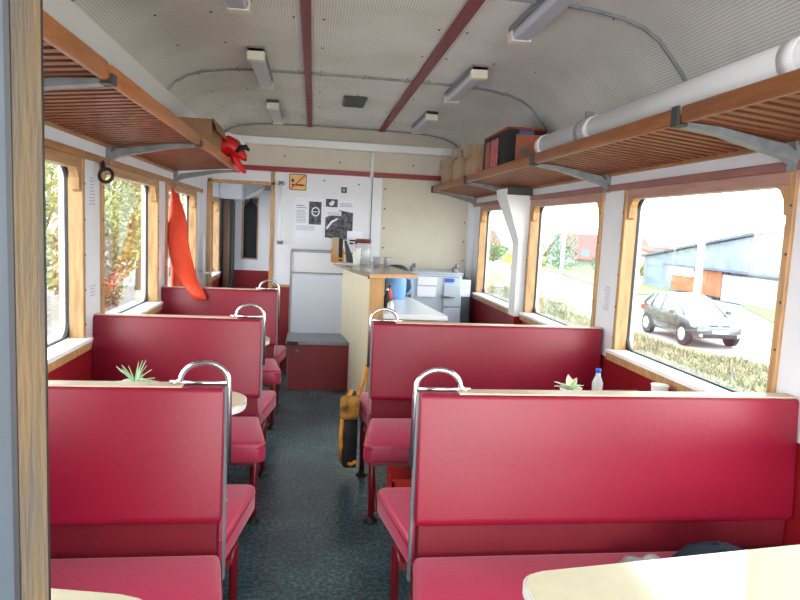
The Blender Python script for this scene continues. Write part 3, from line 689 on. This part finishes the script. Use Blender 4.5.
loft(b, rings); obj('sleeve', b, red, t)
b = BM(); tube(b, [(-.02, -.05, .16), (.06, -.07, .19), (.14, -.07, .16), (.19, -.05, .09)], .012, 8); obj('white_trim', b, lam, t)
b = BM(); tube(b, [(.12, -.08, .06), (.15, -.09, .09), (.19, -.07, .10), (.21, -.05, .08)], [.012, .024, .02, .01], 8); obj('black_collar', b, blackf, t)
b = BM(); tube(b, [(-.10, -.09, .10), (-.03, -.12, .12), (-.0, -.12, .06)], .03, 8); obj('black_trim', b, blackf, t)
# patterned bag on right rack
t = thing('patterned_bag', 'black bag with pink, orange and blue pattern on the right luggage rack', 'bag', (1.36, 4.15, 1.93))
b = BM(); bx(b, -.12, .16, 0, .60, 0, .265, r=.025, seg=3); obj('body', b, blackf, t)
b = BM(); bx(b, -.06, .13, -.006, .004, .03, .225, r=.002); obj('orange_print', b, pattern, t)
b = BM(); bx(b, -.126, -.118, .40, .50, .03, .22, r=.002); obj('red_print', b, pattern, t)
b = BM(); bx(b, -.128, -.118, .20, .36, .01, .22, r=.003); obj('pink_print', b, pink, t)
b = BM(); bx(b, -.04, .06, -.009, .004, .225, .25, r=.003); obj('blue_band', b, mat('blue_band', (.05, .11, .30), .6), t)
b = BM(); tube(b, [(-.11, .59, .262), (-.115, .02, .262), (.15, .0, .262)], .009, 6); tube(b, [(0, .15, .26), (0, .22, .29), (0, .38, .29), (0, .45, .26)], .008, 6); obj('piping', b, mat('rust_red', (.45, .05, .02), .6), t)
# paper bags
for i, (y, h, lab) in enumerate(((5.12, .25, 'tan paper bag on the right rack next to the patterned bag'), (5.62, .30, 'tan paper bag, middle of three on the right rack'), (6.15, .24, 'tan paper bag farthest along the right rack'))):
    t = thing('paper_bag', lab, 'bag', (1.33, y, 1.93), 0, 'paper bags on the right rack')
    b = BM(); n = 6
    lo = [(-.09, -.14), (.10, -.14), (.10, .14), (-.09, .14)]
    loft(b, [[(x, yy, 0) for x, yy in lo], [(x * 1.05, yy * 1.05, h * .55) for x, yy in lo], [(x * .95, yy * 1.1, h * .7) for x, yy in lo]], caps=True)
    o = obj('body', b, cardl, t)
    for p in o.data.polygons: p.use_smooth = False
    for j, (a, c, dx) in enumerate(((-.15, -.05, -.01), (.04, .14, -.03))):
        b = BM(); prism(b, [(a, h * .68), (c, h * .68), ((a + c) / 2 + .03, h * 1.0), (a + .02, h * 1.08)], 'x', -.088 + dx, -.083 + dx); obj('flap', b, cardl, t)
    b = BM(); prism(b, [(-.09, h * .68), (.09, h * .68), (.05, h * 1.1), (-.06, h * 1.02)], 'y', -.15, -.145); obj('flap', b, cardl, t)
b = BM(); lathe(b, (0, 0, 0), [(.02, 0), (.032, .02), (.03, .04), (.012, .055)], 14); o = obj('orange_fruit', b, mat('orange_peel', (.75, .22, .06), .5)); o.location = (1.245, 4.86, 1.93); tag(o, 'small round orange thing lying on the right rack between bag and paper bags', 'fruit')

# ------------------------------------------------------------------ hanging things
t = thing('hanging_jacket', 'orange-red padded jacket hanging from the left rack bracket by the window', 'jacket', (-1.02, 5.15, .9))
def oval(cx, cy, z, wx, wy, n=18, ph=0, am=.08): return [(cx + 1.02 + wx * math.cos(2 * math.pi * k / n) * (1 + am * math.sin(5 * k * 2 * math.pi / n + ph)), cy - 5.15 + wy * math.sin(2 * math.pi * k / n) * (1 + am * math.cos(4 * k * 2 * math.pi / n + ph)), z - .9) for k in range(n)]
b = BM(); loft(b, [oval(-1.06, 5.24, 1.70, .012, .02), oval(-1.05, 5.24, 1.60, .03, .06), oval(-1.045, 5.24, 1.45, .045, .12), oval(-1.045, 5.25, 1.2, .05, .13, ph=1), oval(-1.045, 5.25, .98, .05, .14, ph=2), oval(-1.045, 5.25, .90, .048, .14, ph=2)]); obj('body', b, orange, t)
b = BM(); pth = [(-1.075, 5.17, 1.715, .012, .012), (-1.06, 5.16, 1.66, .030, .03), (-1.04, 5.14, 1.56, .054, .05), (-1.025, 5.10, 1.46, .070, .055), (-1.015, 5.08, 1.36, .074, .055), (-.995, 5.06, 1.26, .078, .055), (-.965, 5.03, 1.15, .078, .055), (-.935, 4.98, 1.09, .070, .05), (-.905, 4.93, 1.045, .064, .045), (-.870, 4.885, 1.00, .060, .04), (-.835, 4.87, .955, .056, .038), (-.81, 4.865, .915, .044, .03)]
loft(b, [oval(x, y, z, wx, wy, 18, i * .8, .09) for i, (x, y, z, wx, wy) in enumerate(pth)]); obj('sleeve', b, orange, t)
b = BM(); tube(b, [(-.065, .04, .79), (-.065, .08, .83), (-.06, .15, .85)], .004, 6); obj('hanging_loop', b, red, t)
b = BM(); pts = [(-1.035 + .0 * k, 3.50 + .040 * math.cos(k * math.pi / 8), 1.712 + .045 * math.sin(k * math.pi / 8)) for k in range(16)]
tube(b, [(-1.045 + .032 * math.cos(k * math.pi / 8), 3.46 + .01 * math.sin(k * math.pi / 8), 1.700 + .034 * math.sin(k * math.pi / 8)) for k in range(16)], .009, 8, closed=True); tube(b, [(-1.055, 3.46, 1.73), (-1.08, 3.52, 1.765), (-1.095, 3.56, 1.78)], .012, 8)
tag(offs(obj('coat_hook', b, dark)), 'black ring shaped hook hanging under the left rack bracket', 'hook')

# ------------------------------------------------------------------ backpack and box near bench
t = thing('backpack', 'black bag with orange and yellow trim beside the aisle end of the far right bench', 'bag', (.262, 3.74, .10))
b = BM(); loft(b, [[(x, y, z) for x, y in ((-.05 * k, -.15 * q), (.03, -.15 * q), (.03, .15 * q), (-.05 * k, .15 * q))] for z, k, q in ((0, .8, .85), (.03, 1.1, 1), (.2, 1.25, 1.02), (.34, 1.1, .95), (.40, .5, .7))]); obj('body', b, blackf, t)
b = BM(); tube(b, [(-.055, -.13, .04), (-.064, -.15, .2), (-.055, -.13, .33), (-.03, -.06, .40), (0, .06, .41)], .013, 8); tube(b, [(-.04, -.12, .04), (.0, -.155, .03), (.03, -.155, .05)], .012, 8); obj('orange_trim', b, orangey, t)
b = BM(); bx(b, -.075, .035, -.18, -.10, .30, .43, r=.02); obj('orange_pocket', b, mat('ochre_fabric', (.55, .25, .03), .7, col2=(.10, .05, .01), vscale=20), t)
b = BM(); tube(b, [(.02, -.12, .40), (.05, -.13, .50), (.07, -.13, .62)], .010, 8); obj('shoulder_strap', b, orangey, t)
t = thing('red_crate', 'red crate standing on the floor under the far right bench', 'crate', (.45, 3.18, 0))
b = BM(); bx(b, 0, .30, 0, .22, 0, .012); 
for a in ((0, .30, 0, .012), (0, .30, .208, .22), (0, .012, 0, .22), (.288, .30, 0, .22)): bx(b, a[0], a[1], a[2], a[3], 0, .20)
obj('body', b, red, t)
b = BM(); bx(b, -.006, .306, -.006, .226, .19, .205, r=.003); obj('rim', b, red, t)

# ------------------------------------------------------------------ plants and table items
def plant(x, y, z, kind, lab):
    t = thing('potted_plant', lab, 'plant', (x, y, z))
    b = BM(); lathe(b, (0, 0, 0), [(.035, 0), (.048, .07), (.052, .075), (.046, .07), (.03, .06)], 20); obj('pot', b, potm, t)
    b = BM(); n = 26 if kind else 13
    for k in range(n):
        a = k * 2.4 + R.random() * .5
        if kind: L = R.uniform(.08, .125); up = R.uniform(.25, 1.2); w = .0065
        else: L = R.uniform(.07, .10); up = R.uniform(.35, 1.2); w = .017
        pts = []
        for j in range(6):
            q = j / 5; d = L * q * math.cos(up) ; h = .06 + L * q * math.sin(up) - .035 * q * q * math.cos(up)
            ww = w * (math.sin(math.pi * min(1, q * .9 + .12)) if not kind else (1 - q) * .9 + .1)
            pts.append((d, h, ww))
        for (d0, h0, w0), (d1, h1, w1) in zip(pts, pts[1:]):
            ca, sa = math.cos(a), math.sin(a)
            vs = [b.verts.new((d * ca - e * sa, d * sa + e * ca, h)) for d, h, e in ((d0, h0, -w0), (d0, h0 - .004, 0), (d0, h0, w0), (d1, h1, w1), (d1, h1 - .004, 0), (d1, h1, -w1))]
            b.faces.new((vs[0], vs[1], vs[4], vs[5])); b.faces.new((vs[1], vs[2], vs[3], vs[4]))
    bmesh.ops.remove_doubles(b, verts=b.verts[:], dist=.0003)
    obj('leaves', b, leafp if kind else leafv, t)
plant(-.715, 2.74, .745, 1, 'pale green spiky plant in a pot on the left table behind the nearest bench')
plant(1.185, 2.72, .745, 0, 'variegated green and white leafed plant on the right table behind the nearest bench')
cup('white_cup', 1.56, 2.62, .745, .038, .115, 'white cup on the right window side table, left of two', potm, 'cups on the right table')
cup('white_cup', 1.595, 2.50, .745, .042, .10, 'white cup on the right window side table, right and lower of two', potm, 'cups on the right table')
t = thing('water_bottle', 'small clear bottle with blue cap on the table by the far right bench', 'bottle', (1.37, 2.84, .745))
b = BM(); lathe(b, (0, 0, 0), [(.024, 0), (.026, .07), (.012, .105), (.011, .12)], 16); obj('body', b, clearp, t)
b = BM(); lathe(b, (0, 0, 0), [(.013, .12), (.013, .138)], 12); obj('cap', b, bluel, t)
# cap and cloth on the near right seat
t = thing('flat_cap', 'dark navy cap lying on the seat of the nearest right bench', 'cap', (1.27, 1.71, .474)); t.scale = (1.15, 1.05, 1.2)
b = BM(); rings = []
for z, q in ((0, .95), (.015, 1.0), (.04, .95), (.065, .75), (.082, .45), (.088, .12)): rings.append([(.125 * q * math.cos(k * math.pi / 12) + .01 * math.sin(3 * k), .11 * q * math.sin(k * math.pi / 12), z) for k in range(24)])
loft(b, rings); obj('crown', b, navy, t)
b = BM(); loft(b, [[(.115 * math.cos(k * math.pi / 12), -.05 + .11 * math.sin(k * math.pi / 12), z) for k in range(24)] for z in (.004, .014)]); obj('peak', b, navy, t)
b = BM(); n = 14; g = [[b.verts.new((.16 * (i / n - .5), .14 * (j / n - .5), .028 + .008 * math.sin(i * .9 + j * .4) + .006 * math.cos(j * 1.0) - .02 * (abs(i / n - .5) * 2) ** 3)) for j in range(n + 1)] for i in range(n + 1)]
g2 = [[b.verts.new((v.co.x, v.co.y, max(0, v.co.z - .022))) for v in r] for r in g]
for i in range(n):
    for j in range(n):
        b.faces.new((g[i][j], g[i + 1][j], g[i + 1][j + 1], g[i][j + 1])); b.faces.new((g2[i][j], g2[i][j + 1], g2[i + 1][j + 1], g2[i + 1][j]))
for i in range(n):
    b.faces.new((g[i][0], g2[i][0], g2[i + 1][0], g[i + 1][0])); b.faces.new((g[i][n], g[i + 1][n], g2[i + 1][n], g2[i][n])); b.faces.new((g[0][i], g[0][i + 1], g2[0][i + 1], g2[0][i])); b.faces.new((g[n][i], g2[n][i], g2[n][i + 1], g[n][i + 1]))
o = obj('crumpled_cloth', b, mat('grey_cloth', (.42, .40, .38), .9, vary=.6, vscale=18), smooth=True); o.location = (1.07, 1.74, .474); tag(o, 'crumpled whitish-grey cloth on the seat beside the navy cap', 'cloth')

# ------------------------------------------------------------------ outside: ground
G = -1.4
def sheet(name, pts, z, m, t=.05):
    b = BM(); prism(b, pts, 'z', z - t, z); return struct(name, b, m)
sheet('ground_verge', [(2.2, -10), (11.3, -10), (11.2, 14), (10.6, 16), (10.3, 17), (10.4, 19), (10.0, 21), (10.8, 25), (12, 29.5), (12.7, 35), (14, 52), (14, 120), (2.2, 120)], G, verge)
sheet('ground_road', [(2.3, -10), (60, -10), (60, 160), (2.3, 160)], G - .06, roadm)
sheet('ground_lawn', [(17, 5), (21, 5), (21, 28.4), (20.7, 28.4), (17.4, 21.6)], G + .02, lawn)
sheet('ground_lawn_far', [(16.5, 32), (21, 34), (60, 60), (60, 120), (21, 120), (20.5, 60), (19.5, 49), (17.4, 37)], G + .02, lawn)
sheet('ground_ballast', [(-4.6, -10), (2.2, -10), (2.2, 120), (-4.6, 120)], G - .02, ballast)
sheet('ground_bank', [(-60, -10), (-4.6, -10), (-4.6, 120), (-60, 120)], G + .12, ballast)
b = BM()
for k in range(22000):
    y = R.uniform(6, 34) if k % 4 else R.uniform(6, 20); x = R.uniform(5, 11.0 if y < 15 else (10.0 if y < 24 else 10.8)); h = R.uniform(.06, .22) * (1.4 if x < 8 else .8); a = R.random() * 6.28; w = .02; lx, ly = R.uniform(-.12, .12), R.uniform(-.12, .12)
    v = [b.verts.new((x + math.cos(a) * w, y + math.sin(a) * w, G)), b.verts.new((x - math.cos(a) * w, y - math.sin(a) * w, G)), b.verts.new((x + lx, y + ly, G + h))]; b.faces.new(v)
tag(obj('dry_grass', b, blade), 'dry yellowish grass growing on the verge beside the parked car', 'grass', kind='stuff')
# foliage
def foliage(b, c, rad, n, size, seed):
    q = random.Random(seed)
    lumps = [(q.uniform(-.5, .5), q.uniform(-.5, .5), q.uniform(-.55, .6), q.uniform(.45, .7)) for _ in range(9)]
    for k in range(n):
        lx, ly, lz, lr = lumps[k % 9]
        while True:
            d = Vector((q.uniform(-1, 1), q.uniform(-1, 1), q.uniform(-1, 1)))
            if .55 < d.length < 1: break
        p = Vector((c[0] + rad[0] * (lx + d.x * lr), c[1] + rad[1] * (ly + d.y * lr), c[2] + rad[2] * (lz + d.z * lr)))
        if p.z < G + .1: p.z = G + .1 + q.random() * .5
        nrm = Vector((q.gauss(0, 1), q.gauss(0, 1), q.gauss(0, 1) + .5)).normalized(); u = nrm.orthogonal().normalized(); w = nrm.cross(u); s = size * q.uniform(.6, 1.3)
        b.faces.new([b.verts.new(p + u * s * i + w * s * .6 * j) for i, j in ((-1, 0), (0, -.8), (1, 0), (0, .8))])
def tree(name, label, cat, x, y, rad, cz, m, n, size, seed, group):
    t = thing(name, label, cat, (x, y, G), 0, group)
    b = BM(); foliage(b, (0, 0, 0), rad, n, size, seed)
    for v in b.verts: v.co.z += cz - G
    for v in b.verts:
        if v.co.z < .05: v.co.z = .05
    obj('foliage', b, m, t)
    b = BM(); tube(b, [(0, 0, 0), (.05, .05, (cz - G) * .6), (0, 0, (cz - G) + rad[2] * .3)], [.12, .09, .04], 8)
    for a in range(4): tube(b, [(0, 0, (cz - G) * .5), (rad[0] * .5 * math.cos(a * 1.6), rad[1] * .5 * math.sin(a * 1.6), (cz - G) + rad[2] * .2)], [.06, .02], 6)
    obj('trunk', b, bark, t)
Lg = mat('leaf_green', (.1, .2, .05), .7, island=[(.10, .19, .06), (.17, .28, .10), (.07, .14, .05), (.24, .34, .14)])
Ly = mat('leaf_yellow', (.4, .35, .05), .7, island=[(.32, .27, .07), (.16, .24, .07), (.40, .33, .10), (.22, .23, .08)])
Lr = mat('leaf_russet', (.3, .1, .05), .7, island=[(.20, .09, .07), (.27, .16, .08), (.14, .07, .06), (.28, .26, .10)])
Lb = mat('leaf_bluegreen', (.1, .2, .12), .7, island=[(.10, .20, .13), (.18, .30, .20), (.08, .15, .12)])
gL = 'autumn shrubs beyond the left windows'
shr = [(-6.6, 15.5, 'y', 2.0, 1.0), (-7.6, 17.5, 'g', 2.2, 1.9), (-6.2, 18.6, 'r', 1.1, .2), (-6.4, 20.5, 'y', 1.5, .2), (-6.8, 23.0, 'y', 1.9, .9), (-6.6, 25.6, 'r', 1.7, 1.3), (-7.3, 28.5, 'g', 2.2, 1.7), (-6.8, 32.5, 'y', 2.0, .9), (-7.4, 37, 'g', 2.4, 1.6), (-7.8, 43, 'r', 2.4, 1.5), (-8.6, 22, 'g', 2.6, 2.8), (-9.0, 30, 'g', 3.0, 3.0), (-8.8, 50, 'g', 3.2, 2.4)]
where = ['at the left edge of the nearest window', 'filling the middle of the nearest window', 'low down, hidden mostly by the white pier', 'low at the lower left of the second window', 'left of centre in the second window', 'right of centre in the second window', 'at the right edge of the second window', 'beside the orange jacket in the third window', 'behind the yellow one in the third window', 'at the right edge of the third window', 'rising above the others in the nearest window', 'rising above the others in the second window', 'the farthest one, top right of the third window']
nm = {'y': 'yellow-green autumn shrub', 'g': 'tall green bush', 'r': 'russet red autumn shrub'}
for i, (x, y, k, r_, cz) in enumerate(shr):
    tree('autumn_shrub', '%s outside on the left, %s' % (nm[k], where[i]), 'shrub', x, y, (r_ * .8, r_, r_ * 1.5), cz, {'y': Ly, 'g': Lg, 'r': Lr}[k], 2800 if y < 30 else 1400, .095 if y < 30 else .13, i, gL)
# right side trees and hedges
tr = [(22.4, 56, (1.7, 1.7, 2.3), .1, Lb, 'tall blue-green conifer left of the red roofed house'), (20.6, 58, (1.8, 1.8, 2.2), -.4, Lg, 'green tree at the far left of the second window view'), (26.6, 57, (.9, .9, 1.5), -.2, Lb, 'small green tree in front of the red roof'), (25.2, 52, (1.5, 1.5, .6), -1.0, Lr, 'low reddish bush before the red roofed house'), (27.6, 49, (2.0, 1.2, .8), -.9, Lg, 'rounded green hedge right of the reddish bush'), (16.8, 62, (1.4, 1.4, 1.8), -.2, Lb, 'dark green tree in the farthest right window'), (19.0, 66, (1.5, 1.5, 1.2), -.3, Lg, 'small green tree beside the far yellow sign'), (19.8, 40.0, (1.0, 1.0, .9), -.7, Lg, 'round green bush left of the brick gate'), (35, 44, (2.0, 4.0, 1.6), 1.5, Lb, 'blue-green tree top showing above the grey barn roof')]
for i, (x, y, rad, cz, m, lab) in enumerate(tr): tree('garden_tree', lab, 'tree', x, y, rad, cz, m, 900, .16, 50 + i, 'trees beyond the right windows')
# barn
t = thing('barn', 'long grey barn with a sloping roof line beyond the parked car', 'building', (21, 30, G))
b = BM(); prism(b, [(9.5, 0), (9.5, 1.85), (-9, 4.55), (-16, 3.6), (-22, 2.8), (-22, 0)], 'x', .6, 12); obj('wall', b, conc, t)
b = BM(); prism(b, [(9.8, 1.84), (-9, 4.60), (-22.3, 2.8), (-22.3, 2.92), (-9, 4.74), (9.8, 1.96)], 'x', .35, 12.3); obj('roof', b, roofd, t)
b = BM(); bx(b, 0, .6, -22, .4, 0, 1.35); obj('front_wall', b, concl, t)
b = BM(); bx(b, -.15, .6, -22, 6.0, 1.50, 1.58); obj('eave_board', b, roofd, t)
b = BM(); bx(b, .1, .55, .6, 5.3, .15, 1.45)
obj('brick_gate', b, bricko, t)
b = BM(); bx(b, .02, .1, 3.1, 5.6, 1.0, 1.5); obj('sign_board', b, lam, t)
b = BM()
for y in (-5, -10): bx(b, -.02, .0, y, y + .3, .9, 1.2)
obj('vent_hole', b, lam, t)
b = BM(); bx(b, .55, .62, -13, -9.5, 1.7, 3.9); obj('pale_panel', b, mat('pale_sheet', (.42, .52, .62), .8), t)
# poles
def pole(x, y, h, r, lab):
    t = thing('utility_pole', lab, 'pole', (x, y, G)); b = BM(); tube(b, [(0, 0, 0), (0, 0, h)], [r, r * .85], 10); obj('shaft', b, mat('pole_concrete', (.45, .47, .50), .9), t)
    b = BM(); bx(b, -.03, .03, -.10, .10, h - .10, h - .04); obj('crossarm', b, dgrey, t)
pole(14.35, 22.2, 3.0, .15, 'pale concrete pole behind the roof of the parked car')
pole(18.6, 46, 3.4, .17, 'pale pole beside the conifer in the second right window')
# houses
def house(x, y, w, d, h, rh, lab, dz=0):
    t = thing('house', lab, 'house', (x, y, G))
    b = BM(); bx(b, 0, w, 0, d, 0, h); prism(b, [(0, h), (d, h), (d / 2, h + rh)], 'x', 0, w); obj('wall', b, housew, t)
    b = BM(); prism(b, [(-.4, h - .15), (d / 2, h + rh), (d + .4, h - .15), (d + .4, h + .05), (d / 2, h + rh + .2), (-.4, h + .05)], 'x', -.3, w + .3); obj('roof', b, roofr, t)
    for k in range(int(w // 2.2)):
        b = BM(); bx(b, .6 + k * 2.2, 1.5 + k * 2.2, -.06, .02, .8, 1.7); obj('window', b, winb, t)
    b = BM(); bx(b, w * .5, w * .5 + .5, d / 2 - .2, d / 2 + .2, h + rh - .2, h + rh + .5); obj('chimney', b, bricko, t)
    for k in range(2):
        b = BM(); xx = w * .28 + k * w * .33; bx(b, xx, xx + .8, .9, 1.2, h + .35, h + .75); obj('roof_window', b, lam, t)
house(26.4, 62, 9, 8, .7, 2.4, 'house with a large red tiled roof behind the hedge')
house(18.2, 78, 5, 7, 1.3, 1.8, 'small red roofed house in the farthest right window')
house(28.8, 52, 4, 4, 2.0, .3, 'small white house at the right of the red roofed one')
b = BM(); bx(b, -.5, .5, -.05, .05, .6, 1.3); tube(b, [(0, .02, 0), (0, .02, .7)], .05, 8, mi=1); o = obj('road_sign', b, [yl, steel]); o.location = (15.9, 50, G); tag(o, 'yellow road sign in the farthest right window', 'sign')

# ------------------------------------------------------------------ parked car
def make_car():
    t = thing('car', 'silver-grey compact hatchback parked on the road outside the large right window', 'car', (11.5, 18.1, G), -math.pi / 2 - .06); t.scale = (.91, .91, .91)
    # local: +x forward, y lateral, z up
    b = BM()
    st = [(-1.92, .40, .62, .70, .66), (-1.88, .26, .72, .88, .90), (-1.70, .22, .80, .94, 1.00), (-1.2, .22, .84, .96, .99), (-.2, .22, .85, .94, .97), (.75, .22, .85, .92, .95), (1.25, .23, .84, .86, .93), (1.65, .24, .80, .76, .84), (1.86, .28, .72, .66, .70), (1.95, .36, .55, .56, .58)]
    rings = []
    for x, zb, hw, zt, zs in st:
        zs = min(zs, zt)
        zs = zt - .05
        h = [(0, zb), (hw * .88, zb), (hw * .98, zb + .12), (hw, (zb + zt) * .5), (hw * .97, zs), (hw * .86, zt), (hw * .4, zt + .015), (0, zt + .02)]
        rings.append([(x, y, z) for y, z in h] + [(x, -y, z) for y, z in h[-2:0:-1]])
    loft(b, rings); obj('body', b, silver, t, smooth=True)
    b = BM()
    g = [(-1.75, .97), (.95, .90), (.28, 1.38), (-.3, 1.45), (-1.0, 1.43), (-1.48, 1.32)]
    def sec(hw0, hw1): return None
    lo = [(-1.80, .72), (-1.0, .78), (.2, .78), (1.0, .72)]; 
    bot = [(-1.80, -.66, .95), (.98, -.66, .90), (.98, .66, .90), (-1.80, .66, .95)]
    bot = [(-1.80, -.70, .95), (-.4, -.78, .93), (.98, -.68, .89), (.98, .68, .89), (-.4, .78, .93), (-1.80, .70, .95)]
    topv = [(-1.45, -.52, 1.36), (-.5, -.58, 1.44), (.22, -.54, 1.38), (.22, .54, 1.38), (-.5, .58, 1.44), (-1.45, .52, 1.36)]
    loft(b, [bot, topv]); o = obj('glasshouse', b, carglass, t)
    for p in o.data.polygons: p.use_smooth = False
    b = BM(); tv = [(x * 1.01 - .005, y * 1.02, z) for x, y, z in topv]; loft(b, [tv, [(x * .97 - .01, y * .93, z + .045) for x, y, z in topv]]); obj('roof', b, silver, t, smooth=True)
    for s in (-1, 1):
        b = BM()
        tube(b, [(1.0, s * .69, .89), (.22, s * .55, 1.39)], .028, 6); tube(b, [(-.38, s * .785, .92), (-.45, s * .59, 1.43)], .03, 6)
        tube(b, [(-1.18, s * .75, .93), (-1.15, s * .56, 1.4)], .05, 6); tube(b, [(-1.8, s * .70, .95), (-1.46, s * .53, 1.37)], .07, 6); obj('pillar', b, silver, t)
        b = BM(); bx(b, .62, .78, s * .98 - .09 if s > 0 else -.98 - .05, s * .98 + .05 if s > 0 else -.98 + .09, .90, 1.03, r=.03); tube(b, [(.7, s * .8, .92), (.72, s * .93, .94)], .02, 6); obj('door_mirror', b, silver, t)
        b = BM(); prism(b, [(1.50, .62), (1.80, .60), (1.80, .70), (1.62, .78), (1.45, .74)], 'y', *sorted((s * .52, s * .79))); obj('headlamp', b, mat('headlamp', (.55, .60, .66), .1), t)
        b = BM(); prism(b, [(-1.80, .72), (-1.68, .74), (-1.72, .92), (-1.82, .88)], 'y', *sorted((s * .6, s * .83))); obj('tail_lamp', b, red, t)
        b = BM(); 
        for xx in (-.42, .78): tube(b, [(xx, s * .855, .32), (xx - .02, s * .862, .6), (xx, s * .835, .9)], .006, 5)
        tube(b, [(-1.2, s * .862, .52), (1.1, s * .858, .50)], .018, 6); obj('door_seam', b, dark, t)
        b = BM(); bx(b, -.28, -.1, *sorted((s * .85, s * .885)), .78, .81, r=.006); bx(b, -1.0, -.82, *sorted((s * .85, s * .885)), .79, .82, r=.006); obj('door_handle', b, silver, t)
    for x in (-1.22, 1.25):
        for s in (-1, 1):
            b = BM(); tube(b, [(x, s * .68, .31), (x, s * .866, .31)], .355, 28); obj('wheel_arch', b, dark, t)
            b = BM(); tube(b, [(x, s * .70, .31), (x, s * .875, .31)], .31, 28); wh = obj('tyre', b, tyre, t)
            b = BM(); tube(b, [(x, s * .82, .31), (x, s * .885, .31)], .21, 24)
            for k in range(7):
                a = k * math.tau / 7; tube(b, [(x, s * .888, .31), (x + .2 * math.cos(a), s * .884, .31 + .2 * math.sin(a))], .025, 6)
            obj('wheel_cover', b, rim, wh)
    b = BM(); bx(b, 1.78, 1.885, -.32, .32, .60, .68, r=.01); obj('grille', b, dark, t)
    b = BM(); bx(b, 1.80, 1.955, -.55, .55, .30, .42, r=.02); obj('lower_intake', b, dark, t)
    b = BM(); bx(b, 1.93, 1.965, -.26, .26, .44, .55, r=.004); obj('number_plate', b, lam, t)
    b = BM(); tube(b, [(1.87, 0, .645), (1.90, 0, .645)], .05, 16); obj('round_badge', b, chrome, t)
    for s in (-1, 1):
        b = BM(); tube(b, [(1.86, s * .60, .37), (1.93, s * .58, .37)], .05, 12); obj('fog_lamp', b, lam, t)
make_car()
